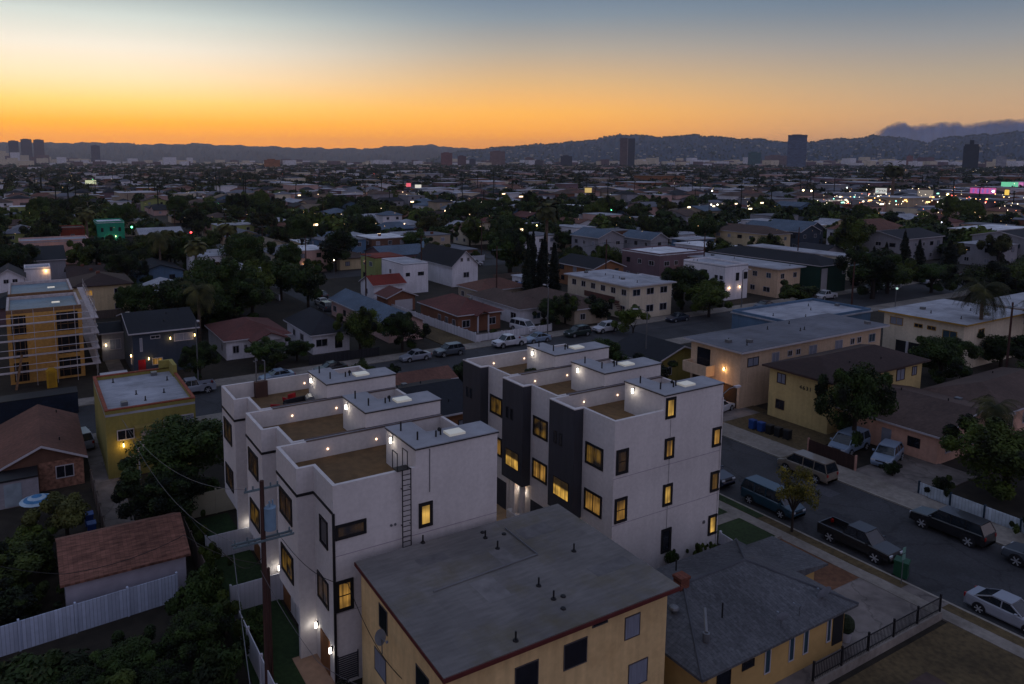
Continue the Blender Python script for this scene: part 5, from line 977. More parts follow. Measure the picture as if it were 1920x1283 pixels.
LF={'deep':leaf('deep_leaf',L(10,16,6),L(54,72,28)),'mid':leaf('mid_leaf',L(12,18,7),L(74,88,32)),'yellow':leaf('yellow_leaf',L(60,62,20),L(140,124,40),1.2),'cyp':leaf('cypress_leaf',L(9,14,10),L(24,33,20)),'olive':leaf('olive_leaf',L(16,20,9),L(78,80,38))}
M_bark=mat('bark',L(46,38,34),.95,.3,4,streak=(3,3,.4))
def trunk_mesh(h,r,sp,seed,n=5):
    rs=random.Random(seed); b=MB(); b.cyl((0,0,0),(0,0,h*.45),r,r*.75,n=8)
    for k in range(n):
        a=2*math.pi*k/n+rs.uniform(-.3,.3); e=(math.cos(a)*sp*.55,math.sin(a)*sp*.55,h*rs.uniform(.7,.95)); mid=(e[0]*.35,e[1]*.35,h*.62)
        b.cyl((0,0,h*.4),mid,r*.6,r*.42,n=6).cyl(mid,e,r*.42,r*.12,n=5)
    return b.mesh('trunk',M_bark)
TK={}
def tkind(name,V,tm,m): TK[name]=(npmesh('crown',V,4,m),tm)
# every kind is built about 1 unit = its real size for scale 1
tkind('big_a',crown(1,4.6,3.3,4.5,34,22000,.17),trunk_mesh(7,.32,4,1),LF['deep'])
tkind('big_b',crown(2,4.6,3.4,4.4,28,20000,.18),trunk_mesh(7,.3,4,2),LF['mid'])
tkind('round_a',crown(3,2.6,2.1,2.8,20,9500,.15),trunk_mesh(4.4,.18,2.2,3),LF['deep'])
tkind('round_b',crown(4,2.6,2.0,2.7,18,9000,.16),trunk_mesh(4.2,.17,2.2,4),LF['mid'])
tkind('round_c',crown(5,2.8,1.9,2.9,16,8000,.17),trunk_mesh(4.4,.18,2.4,5),LF['olive'])
tkind('cypress',crown(6,1.15,11,0,16,7000,.16,'column'),trunk_mesh(3,.2,.2,6,3),LF['cyp'])
tkind('yellow',crown(7,2.0,1.7,3.3,26,4200,.085,'wispy'),trunk_mesh(4.3,.11,2.4,7,8),LF['yellow'])
tkind('shrub',crown(8,1.3,.9,.75,9,3600,.10),trunk_mesh(1.0,.08,.8,8,4),LF['mid'])
tkind('shrub_dark',crown(9,1.3,1.0,.8,9,3600,.10),trunk_mesh(1.0,.08,.8,9,4),LF['deep'])
tkind('hedge_round',crown(10,1.5,1.3,1.2,14,6000,.08),trunk_mesh(1.2,.08,.8,10,4),LF['mid'])
TREEBOX=[]
def tree(label,kind,x,y,sx=1.,sz=None,rz=None,name=None,cat='tree',group=None):
    cr,tr=TK[kind]; sz=sz or sx
    nm=name or ({'cypress':'cypress_tree'}.get(kind) or ('shrub' if 'shrub' in kind or 'hedge' in kind else 'leafy_tree'))
    if nm=='shrub' and cat=='tree': cat='shrub'
    r=thing(nm,label,cat,(x,y,0),rnd.uniform(0,6.28) if rz is None else rz,group); r.scale=(sx,sx,sz)
    obj('crown' if 'tree' in nm else 'foliage',cr,r); obj('trunk' if 'tree' in nm else 'stem',tr,r); TREEBOX.append((x,y,2.3*sx)); return r
# palms
def palm_mesh(seed,nf,Lf,droop,w,fan=False):
    rs=np.random.RandomState(seed); V=[]
    for k in range(nf):
        a=rs.uniform(0,2*math.pi); el=rs.uniform(-.5,1.25); L_=Lf*rs.uniform(.8,1.1); ns=11
        d=np.array([math.cos(a)*math.cos(el),math.sin(a)*math.cos(el),math.sin(el)]); p=np.zeros(3); side=np.array([-math.sin(a),math.cos(a),0])
        for i in range(ns):
            q=p+d*L_/ns; d=d+np.array([0,0,-droop/ns*2.2]); d/=np.linalg.norm(d)
            t=(i+.5)/ns
            if fan:
                if i>=5:
                    ww=w*math.sin((t-.4)/.6*math.pi*.9+.1)
                    V+= [p-side*ww,q-side*ww*.8,q+side*ww*.8,p+side*ww]
                else: V+=[p-side*.03,q-side*.03,q+side*.03,p+side*.03]
            else:
                V+=[p-side*.02,q-side*.02,q+side*.02,p+side*.02]
                for s in (-1,1):
                    for j in range(3):
                        o=p+(q-p)*(j/3.); ll=w*math.sin(min(1,t*.9+.12)*math.pi)**.6; e=o+side*s*ll+np.array([0,0,-ll*.55])+d*ll*.45
                        V+=[o,o+d*.05,e+d*.03,e]
            p=q
    return np.array(V)
M_palm=leaf('palm_leaf',L(40,44,24),L(86,84,44),.8); M_ptr=mat('palm_trunk',L(104,88,78),.95,.3,2,rows=('z',.3,.3))
PT={'feather':npmesh('crown',palm_mesh(1,34,3.6,1.3,.62),4,M_palm),'fan':npmesh('crown',palm_mesh(2,60,1.9,.9,.5,True),4,M_palm)}
def palm(label,kind,x,y,h,s=1.,group=None):
    r=thing('palm_tree',label,'palm tree',(x,y,0),rnd.uniform(0,6),group)
    b=MB(); b.cyl((0,0,0),(.1,.05,h*.5),.24*s,.19*s,n=8,cap=False).cyl((.1,.05,h*.5),(0,0,h),.19*s,.17*s,n=8); b.build('trunk',M_ptr,r)
    o=obj('crown',PT[kind],r,(0,0,h)); o.scale=(s,s,s); TREEBOX.append((x,y,1.5)); return r
NEAR=[('big dark spreading tree between the olive yellow house and the left townhouses','big_a',10.2,63.4,1.15,.92),('second dark crown merging in front of the big spreading tree at left','big_a',8.6,59.6,.72,.62),
 ('broad dark street tree in front of the yellow apartment building','big_a',72.9,42.6,.78,1.12,1.9),('small autumn coloured street tree between the teal van and the pickup','yellow',51.9,34.7,1.0,1.05),
 ('bushy green tree right of the pink house driveway','big_b',74.0,29.6,.95,.8),('low spreading tree at the bottom edge under the steel fence','big_a',0.9,40.6,.45,.34),('darker tree at the right edge behind the white panel fence','big_a',79,26,1.0,.85),
 ('bushy tree at the bottom left corner below the pale steel fence','big_a',3.6,41.6,.5,.36),('leafy tree left of the utility pole at the bottom','big_a',7.2,42.0,.5,.42),('lowest green tree at the bottom edge left of the pole','big_a',4.8,38.0,.42,.36),
 ('dark foliage over the left end of the pale steel fence','round_a',-2.4,51.0,.8,.6),('bush in the overgrown yard left of the whitewashed shed','round_b',-1.6,55.6,1.0,.75),('dark tree beyond the overgrown yard near the parasol','round_c',1.6,60.6,.95,.8),('low round tree in the left yard under the parasol','round_b',-1.4,60,.7,.55),
 ('green tree before the white bungalow on the left','big_a',19.6,99.6,.62,.66),('dark bushy tree between the two bungalows','round_a',29.6,101.6,1.15,.85),('dark tree left of the pyramid roofed bungalow','round_a',34.2,103.0,.9,.7),
 ('tall green tree in front of the long pink house','big_b',43.6,101.4,.74,.88),('darker tree right of the tall green one before the long pink house','big_a',50.2,100.2,.78,.74),
 ('dark tree behind the right townhouses beside the dark roof','big_a',66.5,73.5,.7,.7),('second dark tree behind the right townhouses','round_a',62.0,71,1.2,1.1),('green tree top just behind the farthest right tower','big_b',57.5,75.0,.66,.62),
 ('dark tree on the cross street left of the round bush','big_a',79.8,101.6,.68,.66),('green tree beside the camper van','big_b',84.6,103.2,.62,.66),('dark tree in front of the stair apartment block','round_a',90.4,101.0,1.2,1.0),
 ('large dark tree right of the stair apartment block','big_a',113.0,102.0,1.1,1.1),('second dark crown right of the stair apartment block','big_a',119.5,104.5,.8,.85),('round green tree before the white cube house','big_b',112,94.5,.95,.82),('green tree below the beige two storey apartments','round_b',133.6,91.0,1.5,1.2),
 ('largest dark tree right of the green apartments','big_a',157.0,90.0,1.5,1.35),('dark tree to the right of the largest one by the green apartments','big_b',166.0,92.0,1.2,1.0),('dark tree group near the parked cars at the cypresses','big_a',176,88,1.1,.8),
 ('green tree at the right edge above the grey roofed apartments','big_b',168,74,1.4,1.1),('second green tree at the right edge above the grey roofed apartments','big_b',180,72,1.4,1.1),('third green tree at the right edge','big_a',194,76,1.4,1.1),
 ('dark tree under the tall feathery palm','round_a',120,50,1.4,1.1),('dark tree between the pink house and the cream apartments','big_a',104,50,.9,.8),('low dark tree at the right edge behind the pink house','big_a',112,40,.9,.7),
 ('dark tree by the balcony of the cream apartments','round_a',68.0,66,1.3,1.0),('dark tree left of the low orange house','round_a',48.6,78.6,.9,.8)]
for a in NEAR: tree(*a)
for a in (('yellow green bush at the near kerb behind the far left tower','hedge_round',37.2,86.2,1.5,1.6),('clipped round green bush in front of the white bungalow','hedge_round',29.6,98.0,1.35,1.5),('dark magenta bush right of the yellow green one','shrub_dark',41.5,86.6,1.3,1.3),
 ('round dark bush on the cross street before the stair apartment block','hedge_round',88.8,90.4,2.1,2.2),('shrub under the nearer side windows of the right townhouse','shrub',36.8,35.6,.45,.6),('shrub in the middle of the planter under the side windows','shrub_dark',39.6,35.7,.5,.8),('pale green shrub at the right end of the planter','shrub',42.2,35.7,.5,.8),('shrub at the front corner of the planter','shrub',43.8,35.6,.4,.6),
 ('vine bush spilling over the weathered fence, nearest the camera','shrub',8.8,43.6,1.4,1.6),('vine bush on the weathered fence beside the shed','shrub_dark',8.9,47.4,1.3,1.7),('vine bush between the shed and the back lawn','shrub',10.3,50.6,.9,1.5),('vine bush by the middle white fence','shrub',10.1,54.8,.9,1.4),('vine bush at the cream fence','shrub',10.2,58.6,.9,1.5),('dark bush at the foot of the utility pole','shrub_dark',11.0,42.0,1.0,1.2),
 ('bush at the foot of the nearest left townhouse corner','shrub_dark',13.4,34.2,.9,.8),('bush beside the black pickup end of the white panel fence','shrub',68.8,32.4,1.0,1.2),('yellowish bush by the rear of the long black vehicle','shrub',66.9,25.0,.8,1.2),('bush beside the green gate of the pink house','shrub_dark',69.6,36.8,.7,.8),
 ('bush before the brick house','shrub',68,101.5,.7,.7),('bush by the dark blue grey house door','shrub_dark',16.0,103,1.2,1.2),('round dark bush before the cream apartments','hedge_round',108,53,1.3,1.3),('bush beside the long cream apartments','shrub',102.6,62,1.2,1.4),
 ('weedy shrub in the bottom left yard','shrub',-.6,52.4,1.2,1.0),('tangled green bush at the left end of the weedy yard','shrub_dark',-2.8,56.6,1.8,2.0),('pale green bush beside the shed corner','shrub',.2,57.6,1.4,1.6),('sprawling bush under the left part of the steel fence','shrub_dark',-.6,42.6,2.2,1.5),('green bush at the middle of the bottom left corner','shrub',3.2,38.2,2.0,1.7),('dark bush between the steel fence and the utility pole','shrub_dark',8.6,45.4,1.4,2.0),('green bush at the bottom edge left of the pole','shrub_dark',7.4,38.4,1.6,1.8),('bush at the lowest left corner','shrub_dark',2.0,38.6,1.6,1.6),('dry shrub left of the whitewashed shed','shrub',-2.6,54.2,1.2,1.0),('low shrub at the bottom left edge of the yard','shrub_dark',-3.2,51.8,1.4,1.0)): tree(*a)
for a in (('tall feathery palm beside the cream apartments on the right','feather',119.0,52.6,11.0,1.35),('feathery palm at the right edge by the pink house','feather',77.6,32.4,6.6,.85),('second feathery palm behind the cream apartments','feather',130,50,8,1.0),('feathery palm over the dark blue grey house','feather',24.0,121,8.5,1.25),
 ('palm left of the teal building','fan',17.6,254,13,2.0),('fan palm above the dark trees left of centre','fan',47,196,12,1.8),('fan palm by the orange roofs left of centre','fan',34,172,10,1.6),('tall palm over the central cypresses','fan',118,152,17,2.2),('palm in the right distance before the shops','fan',470,262,24,4),('feathery palm in the left middle distance','feather',30,196,10,1.4)): palm(*a)
for i,(x,y,h) in enumerate(((89.6,121.5,12.6),(91.6,122.4,14.6),(93.0,121.4,13.0),(94.6,122.6,14.0),(96.4,121.6,12.0),(97.6,122.8,11.4))): tree('%s in the cluster of dark cypresses behind the stair apartment block'%['leftmost cypress','tall second cypress','third cypress','tall fourth cypress','fifth cypress','rightmost short cypress'][i],'cypress',x,y,1.25,h/11.,group='cluster of dark cypresses')
for i,(x,y,h) in enumerate(((184.5,99.0,12.2),(188.6,97.6,10.0),(199.0,96.0,9.6),(170.5,102.0,9.0),(176.6,101.6,8.6),(180.5,101.0,9.4))): tree('%s of the row of pointed cypresses on the right'%['tallest','one right of the tallest','broad rightmost','leftmost','second from the left','third from the left'][i],'cypress',x,y,1.5 if i!=2 else 2.2,h/11.,group='pointed cypresses on the right')
occ(160,84,205,106)
# ---------------------------------------------------------------- neighbourhood beyond: houses and trees one can count
SKY=[(45,'the hazy towers'),(178,'the lone hazy tower'),(340,'the left ridge'),(510,'the orange block'),(680,'the ridge dip'),(838,'the reddish tower'),(932,'the slab tower'),(1060,'the dark tower'),(1177,'the twin tower'),(1330,'the mid ridge'),(1495,'the glass tower'),(1660,'the smoke edge'),(1823,'the stepped tower')]
def place(x,y):
    px,py=proj(x,y,3); s=min(SKY,key=lambda q:abs(q[0]-px))[1]
    d='nearby' if py>540 else 'second row' if py>490 else 'mid distance' if py>450 else 'rather far' if py>420 else 'far' if py>395 else 'very far' if py>375 else 'farthest'
    return px,py,'%s below %s'%(d,s)
def vis(x,y,m=60):
    px,py=proj(x,y,3); return -m<px<1920+m
rg=random.Random(21); cells=[]
y=100.
rows_=[]
for yb0,yb1 in ((100,168),(184,326),(344,496),(514,560)):
    for xs in [(-150,-64),(-51,48),(60,120),(133,188),(201,260),(273,328),(341,396),(409,468),(481,538),(551,610),(623,688),(701,800)]:
        x0,x1=xs; yy=yb0
        while yy<yb1-12:
            dp=rg.uniform(13,19); xx=x0+1
            while xx<x1-10:
                wd=rg.uniform(10,15.5)
                cells.append((xx,yy,min(xx+wd-1.5,x1-1),yy+dp-rg.uniform(1.5,6))); xx+=wd+rg.uniform(.5,3)
            yy+=dp+rg.uniform(0,2.5)
cells=[c for c in cells if vis((c[0]+c[2])/2,(c[1]+c[3])/2) and free(*c) and c[1]>99 and c[2]-c[0]>6 and c[3]-c[1]>6]
cells=[c for c in cells if not any(abs((c[0]+c[2])/2-tx)<tr and abs((c[1]+c[3])/2-ty)<tr for tx,ty,tr in TREEBOX)]
cells.sort(key=lambda c:math.hypot(c[0],c[1]))
WC=['white','cream','cream','tan','pink','peach','grey','beige','white','brick','mauve','olive','blue','brown']; RC=['brown','charcoal','grey','red brown','dark','pale grey','terracotta','dark brown','blue grey','pale grey','tan']
built=[]; treespots=[]
nh=0
HM={}
def q_(v,s): return round(v/s)*s
for c in cells:
    if nh>=215: break
    if rg.random()<.26: treespots.append(c); continue
    W=q_(c[2]-c[0],1.); D=q_(c[3]-c[1],1.); two=rg.random()<.28; h=5.8 if two else 3.0; kd=rg.choice(['gable','hip','hip','gable','flat']) if not two else rg.choice(['hip','flat','flat','gable'])
    wa=rg.choice(WC); ro=rg.choice(RC) if kd!='flat' else rg.choice(['pale grey','grey','white','grey']); rd='y' if rg.random()<.5 else 'x'
    x0,y0=c[0],c[1]; px,py,pl=place(x0,y0)
    r=thing('house',None,'house',(x0,y0,0),group='houses of the neighbourhood')
    key=('w',W,D,h,kd,rd,wa)
    if key not in HM:
        b=MB(); b.box(0,0,0,W,D,h); rs_=min(W if rd=='y' else D,12)*.16
        if kd=='gable': b.ext([(0,h),(D if rd=='x' else W,h),((D if rd=='x' else W)/2,h+rs_)],'x' if rd=='x' else 'y',.004,(W if rd=='x' else D)-.004)
        HM[key]=b.mesh('wall',wmat(wa))
    obj('wall',HM[key],r); rs_=min(W if rd=='y' else D,12)*.16; ax=('x' if (kd=='hip' and W>=D) or (kd=='gable' and rd=='x') else 'y') if kd!='flat' else 'f'
    key=('r',W,D,h,kd,rd,ro)
    if key not in HM: HM[key]=roof_mesh(W,D,h,kd,rs_,.45 if kd!='flat' else .15,rd).mesh('roof',rmat(ro,ax))
    obj('roof',HM[key],r)
    for f_ in range(2 if two else 1):
        z=1.0+2.9*f_; n=2 if py<430 else max(2,int(W/4)); fr=rg.choice([M_trim,M_black,M_trim])
        for j in range(n): window(r,'S',W*(j+.5)/n-.65,0,z,1.3,1.2,'lit' if rg.random()<.03 else rg.choice([D_,D_,C_]),fr=fr,t=.08)
        if py>425:
            n=max(1,int(D/5))
            for j in range(n): window(r,'W',D*(j+.5)/n-.65,0,z,1.3,1.2,rg.choice([D_,D_,C_]),fr=fr,t=.08)
    if py>440:
        for v_ in range(rg.choice([1,2,3])):
            vx,vy=rg.uniform(W*.2,W*.8),rg.uniform(D*.25,D*.6); zt=h+(.2 if kd=='flat' else rs_*max(0,1-abs((vy-D/2)/(D/2) if ax=='x' else (vx-W/2)/(W/2)))*.9)
            b=MB()
            if rg.random()<.3: b.box(vx-.35,vy-.35,zt-.3,vx+.35,vy+.35,zt+.7); b.build('chimney',mat('chimney_brick',L(112,66,52)),r)
            else: b.cyl((vx,vy,zt-.2),(vx,vy,zt+.5),.08,n=6); b.build('vent_pipe',M_metal,r)
    if rg.random()<.05:
        wall_lamp(r,'S',W*.3,0,2.3,18,(1,.66,.3),m=M_bulb2,size=.16)
    occ(x0,y0,x0+W,y0+D,.3); built.append([r,px,'%s %s%s house with %s %s roof %s'%(wa,'two storey ' if two else '','flat roofed' if kd=='flat' else kd+' roofed',ro,{'gable':'gable','hip':'hip','flat':'flat'}[kd],pl)]); 
    built[-1][2]='%s %s house, %s %s roof, %s'%(wa,'two-storey' if two else 'low',ro,kd,pl); nh+=1
farc=[c for c in cells if math.hypot(c[0],c[1])>(math.hypot(built[-1][0].location.x,built[-1][0].location.y)-1) and free(*c)]
def label_all(items):
    d={}
    for it in items: d.setdefault(it[2],[]).append(it)
    for k,l in d.items():
        if len(l)==1: l[0][0]['label']=k; continue
        l.sort(key=lambda t:t[1]); n=len(l)
        for i,t in enumerate(l):
            o='leftmost' if i==0 else 'rightmost' if i==n-1 else ('middle' if n==3 else {1:'second from left',2:'third from left',3:'fourth from left',4:'fifth from left',5:'sixth from left'}.get(i,'%dth from left'%(i+1)))
            t[0]['label']='%s %s'%(o,k)
label_all(built)
trees=[]
def ftree(x,y,kd=None):
    kd=kd or rg.choice(['big_a','big_a','big_b','round_a','round_b','round_c','big_b'])
    big='big' in kd; s=rg.uniform(.75,1.45) if big else rg.uniform(1.1,2.1); sz=s*rg.uniform(.8,1.2)
    cr,tr=TK[kd]; r=thing('leafy_tree',None,'tree',(x,y,0),rg.uniform(0,6.28),'trees of the neighbourhood'); r.scale=(s,s,sz); obj('crown',cr,r); obj('trunk',tr,r)
    px,py,pl=place(x,y); trees.append([r,px,'%s %s tree %s'%('large' if s*(1 if big else .57)>1.1 else 'medium' if s*(1 if big else .57)>.85 else 'small',{'big_a':'dark spreading','big_b':'broad green','round_a':'dark round','round_b':'green round','round_c':'olive'}[kd],pl)])
for c in treespots:
    for k in range(rg.choice([1,2,2])): ftree(rg.uniform(c[0]+1,c[2]-1),rg.uniform(c[1]+1,c[3]-1))
for c in cells[:260]:
    if rg.random()<.55: ftree(c[2]+1.5,c[1]-1.5)
for x0,x1 in gridx:                      # street trees
    for yy in range(140,330,15):
        for s in (-1.2,x1-x0+1.2):
            if rg.random()<.32 and vis(x0,yy): ftree(x0+s,yy+rg.uniform(-4,4),rg.choice(['round_a','round_b','round_a','big_b']))
for i in range(34):                       # the dense dark garden belt left of the centre
    x=rg.uniform(16,48); yy=rg.uniform(126,200)
    if free(x-2.5,yy-2.5,x+2.5,yy+2.5) and vis(x,yy): ftree(x,yy,rg.choice(['big_a','big_a','big_b']))
trees.sort(key=lambda t:math.hypot(t[0].location.x,t[0].location.y))
for t in trees[240:]:
    for c_ in children(t[0]): bpy.data.objects.remove(c_)
    bpy.data.objects.remove(t[0])
trees=trees[:240]; label_all(trees)
bushes=[]
for c in sorted(cells,key=lambda c:c[1])[:120]:
    if c[1]>210: continue
    for q in range(rg.choice([0,1,1,2])):
        x,y=rg.uniform(c[0],c[2]),c[1]-rg.uniform(.8,2.2); k_=rg.choice(['shrub','shrub_dark','hedge_round','shrub_dark']); s=rg.uniform(.8,1.5); cr,tr=TK[k_]
        r=thing('shrub',None,'shrub',(x,y,0),rg.uniform(0,6),'shrubs in the front yards'); r.scale=(s,s,s*rg.uniform(.8,1.3)); obj('foliage',cr,r); obj('stem',tr,r); px,py,pl=place(x,y); bushes.append([r,px,'%s shrub %s'%({'shrub':'leafy green','shrub_dark':'dark','hedge_round':'clipped round'}[k_],pl)])
label_all(bushes)
cars=[]
kinds=[('sedan',Pw),('sedan',Ps),('suv',Pb),('suv',Pg),('pickup',Pw),('sedan',Pn),('van',Ps),('suv',Pdg),('sedan',Pr)]
def scar(x,y,rz):
    if not vis(x,y,10): return
    k_,p_=rg.choice(kinds); r=vehicle(k_,p_,'x',x,y,rz,'pickup truck' if k_=='pickup' else 'van' if k_=='van' else 'car','cars parked in the neighbourhood'); px,py,pl=place(x,y)
    cars.append([r,px,'%s %s parked %s'%({'white_paint':'white','silver_paint':'silver','black_paint':'black','grey_paint':'grey','navy_paint':'dark blue','dark_green_paint':'dark green','red_paint':'dark red'}[p_.name],{'sedan':'car','suv':'tall car','pickup':'pickup truck','van':'van'}[k_],pl)])
for x0,x1 in gridx:
    for yy in range(136,300,7):
        for s in (1.1,x1-x0-1.1):
            if rg.random()<.30: scar(x0+s,yy+rg.uniform(-1,1),UP if s<3 else DN)
for xx in range(60,330,7):
    for yy in (173.2,180.8):
        if rg.random()<.25: scar(xx,yy,0 if yy<176 else R(180))
for xx in range(148,260,8):
    if rg.random()<.5: scar(xx,yk,R(180))
label_all(cars)
yf=[]
for c in sorted(cells,key=lambda c:c[1])[:90]:
    if c[1]>190 or rg.random()<.45: continue
    wc=rg.choice([('white',M_vinyl),('grey wooden',M_wood),('white',M_vinyl),('dark iron',MC['iron_mesh']),('pale concrete',M_conc)]); 
    if rg.random()<.5: a_,b__=(c[2]+1.0,c[1]-2),(c[2]+1.0,c[3])
    else: a_,b__=(c[0]-.5,c[1]-3),(c[2]+.8,c[1]-3)
    r=fence('x',a_,b__,rg.uniform(1.1,1.8),wc[1],step=3); r['group']='yard fences'; px,py,pl=place(*a_); yf.append([r,px,'%s yard fence %s'%(wc[0],pl)])
label_all(yf)
L0=[(58.2,132),(58.6,168),(58.6,204),(58.6,246)]
for i,(x,y_) in enumerate(L0): utility_pole('%s wooden pole along the central street gap'%['first','second','third','fourth'][i],x,y_,11.5,[(10.8,1.2,False)],group='poles along the street gap')
for i in range(3):
    a_,b_=L0[i],L0[i+1]
    for s,nm in ((-1.0,'left'),(1.0,'right')): wire([(a_[0]+s,a_[1],11.05),(b_[0]+s,b_[1],11.05)],'%s wire between the %s and %s pole of the street gap'%(nm,['first','second','third'][i],['second','third','fourth'][i]),.8,.025)
L1=[(84,124.5),(112,123),(142,122),(176,121)]
for i,(x,y_) in enumerate(L1): utility_pole('%s wooden pole in the row behind the cross street houses'%['first','second','third','fourth'][i],x,y_,12,[(11.2,1.2,False)],group='poles behind the cross street houses')
for i in range(3): wire([(*L1[i],11.4),(*L1[i+1],11.4)],'wire between the %s and %s pole behind the cross street houses'%(['first','second','third'][i],['second','third','fourth'][i]),1.0,.03)
# ---------------------------------------------------------------- beyond: the mass of roofs and trees nobody could count
rs=np.random.RandomState(5)
def stuff_mesh(name,V,nper,m,label,cat):
    return tag(obj(name,npmesh(name,V,nper,m)),label,cat,kind='stuff')
def boxes(C,S,H_):
    """quads (5 faces) for many boxes: centre xy, half sizes, heights"""
    n=len(C); x0=C[:,0]-S[:,0]; x1=C[:,0]+S[:,0]; y0=C[:,1]-S[:,1]; y1=C[:,1]+S[:,1]; z0=np.zeros(n); z1=H_
    P_=lambda x,y,z: np.stack([x,y,z],1)
    q=[[P_(x0,y0,z0),P_(x1,y0,z0),P_(x1,y0,z1),P_(x0,y0,z1)],[P_(x0,y1,z0),P_(x0,y0,z0),P_(x0,y0,z1),P_(x0,y1,z1)],[P_(x1,y0,z0),P_(x1,y1,z0),P_(x1,y1,z1),P_(x1,y0,z1)],[P_(x1,y1,z0),P_(x0,y1,z0),P_(x0,y1,z1),P_(x1,y1,z1)]]
    return np.stack([np.stack(f,1) for f in q],1).reshape(-1,3)
def roofs(C,S,H_,rise,ridge_x):
    x0=C[:,0]-S[:,0]-.5; x1=C[:,0]+S[:,0]+.5; y0=C[:,1]-S[:,1]-.5; y1=C[:,1]+S[:,1]+.5; zr=H_+rise; xm=C[:,0]; ym=C[:,1]; z=H_
    P_=lambda x,y,z: np.stack([x,y,z],1)
    hx=np.minimum(S[:,0],S[:,1])*.7
    a=np.where(ridge_x,C[:,0]-S[:,0]+hx,xm); b=np.where(ridge_x,C[:,0]+S[:,0]-hx,xm); cy=np.where(ridge_x,ym,C[:,1]-S[:,1]+hx); dy=np.where(ridge_x,ym,C[:,1]+S[:,1]-hx)
    A=P_(a,cy,zr); B=P_(b,dy,zr); c0=P_(x0,y0,z);c1=P_(x1,y0,z);c2=P_(x1,y1,z);c3=P_(x0,y1,z)
    r=ridge_x[:,None]
    f1=[c0,c1,np.where(r,B,A),A]; f2=[c1,c2,B,np.where(r,B,A)]; f3=[c2,c3,np.where(r,A,B),B]; f4=[c3,c0,A,np.where(r,A,B)]
    return np.stack([np.stack(f,1) for f in (f1,f2,f3,f4)],1).reshape(-1,3)
def view_pts(n,r0,r1,pw=1.6):
    u=rs.rand(n); rr=(r0**(2-pw)+(r1**(2-pw)-r0**(2-pw))*u)**(1/(2-pw)); az=rs.uniform(R(-34),R(42),n); a=math.pi/2-YAW-az
    return np.stack([rr*np.cos(a),rr*np.sin(a)],1),rr
rmin=math.hypot(built[-1][0].location.x,built[-1][0].location.y)
C,rr=view_pts(7600,rmin+6,5200); C=np.round(C/np.array([19,16]))*np.array([19,16])+rs.uniform(-2.5,2.5,C.shape); 
fc_=np.array([[(c[0]+c[2])/2,(c[1]+c[3])/2] for c in farc]) if farc else np.zeros((0,2)); C=np.concatenate([C,fc_]) 
rr=np.hypot(C[:,0],C[:,1]); 
okm=(rr>rmin+8); C=C[okm]; rr=rr[okm]
C=np.unique(np.round(C,1),axis=0); rs.shuffle(C); n=len(C); S=rs.uniform(4,7.5,(n,2)); big=rs.rand(n)<.05; S[big]*=rs.uniform(1.3,2.4,(big.sum(),1)); Hh=np.where(rs.rand(n)<.45,6.4,3.4)+rs.uniform(-.3,.6,n); Hh[big]+=rs.uniform(1,4,big.sum())
ks=rs.randint(0,7,n); rx=rs.rand(n)<.5; flat=(rs.rand(n)<.42)|big; rise=np.where(flat,.15,2.0)
for k,wc in enumerate(['white','cream','tan','pink','mauve','grey','brick']):
    s=ks==k; stuff_mesh('distant_houses',boxes(C[s],S[s],Hh[s]),4,wmat(wc),'mass of tiny %s house walls filling the far plain'%wc,'houses')
kr=rs.randint(0,5,n)
for k,rc in enumerate(['brown','dark','terracotta','grey','charcoal']):
    s=(kr==k)&~flat; stuff_mesh('distant_roofs',roofs(C[s],S[s],Hh[s],rise[s],rx[s]),4,rmat(rc,'x'),'mass of tiny %s roofs filling the far plain'%rc,'roofs')
s=flat; stuff_mesh('distant_roofs',roofs(C[s],S[s],Hh[s],rise[s],rx[s]),4,mat('far_flat_roof',L(158,158,166),.9,.2),'mass of tiny pale flat roofs filling the far plain','roofs')
# tree mass: each far tree a lumpy clump of leaf quads
def clumps(C,rad,hgt,nl,size,seed):
    rs2=np.random.RandomState(seed); n=len(C); u=rs2.normal(0,1,(n,nl,3)); u/=np.linalg.norm(u,axis=2)[:,:,None]; u[:,:,2]=np.abs(u[:,:,2])*1.0-.15
    c=u*rs2.uniform(.6,1.05,(n,nl,1))*np.stack([rad,rad,hgt*.55],1)[:,None,:]; c[:,:,0]+=C[:,0:1]; c[:,:,1]+=C[:,1:2]; c[:,:,2]+=(hgt*.5)[:,None]
    sz=np.repeat(rad[:,None]*size,nl,1).reshape(-1); cc=c.reshape(-1,3); uu=u.reshape(-1,3)
    N_=uu+rs2.normal(0,.5,uu.shape); N_/=np.linalg.norm(N_,axis=1)[:,None]; a=np.cross(N_,rs2.normal(0,1,uu.shape)); a/=np.linalg.norm(a,axis=1)[:,None]; b=np.cross(N_,a); a*=sz[:,None]; b*=sz[:,None]*.7
    return np.stack([cc-a,cc-b,cc+a,cc+b],1).reshape(-1,3)
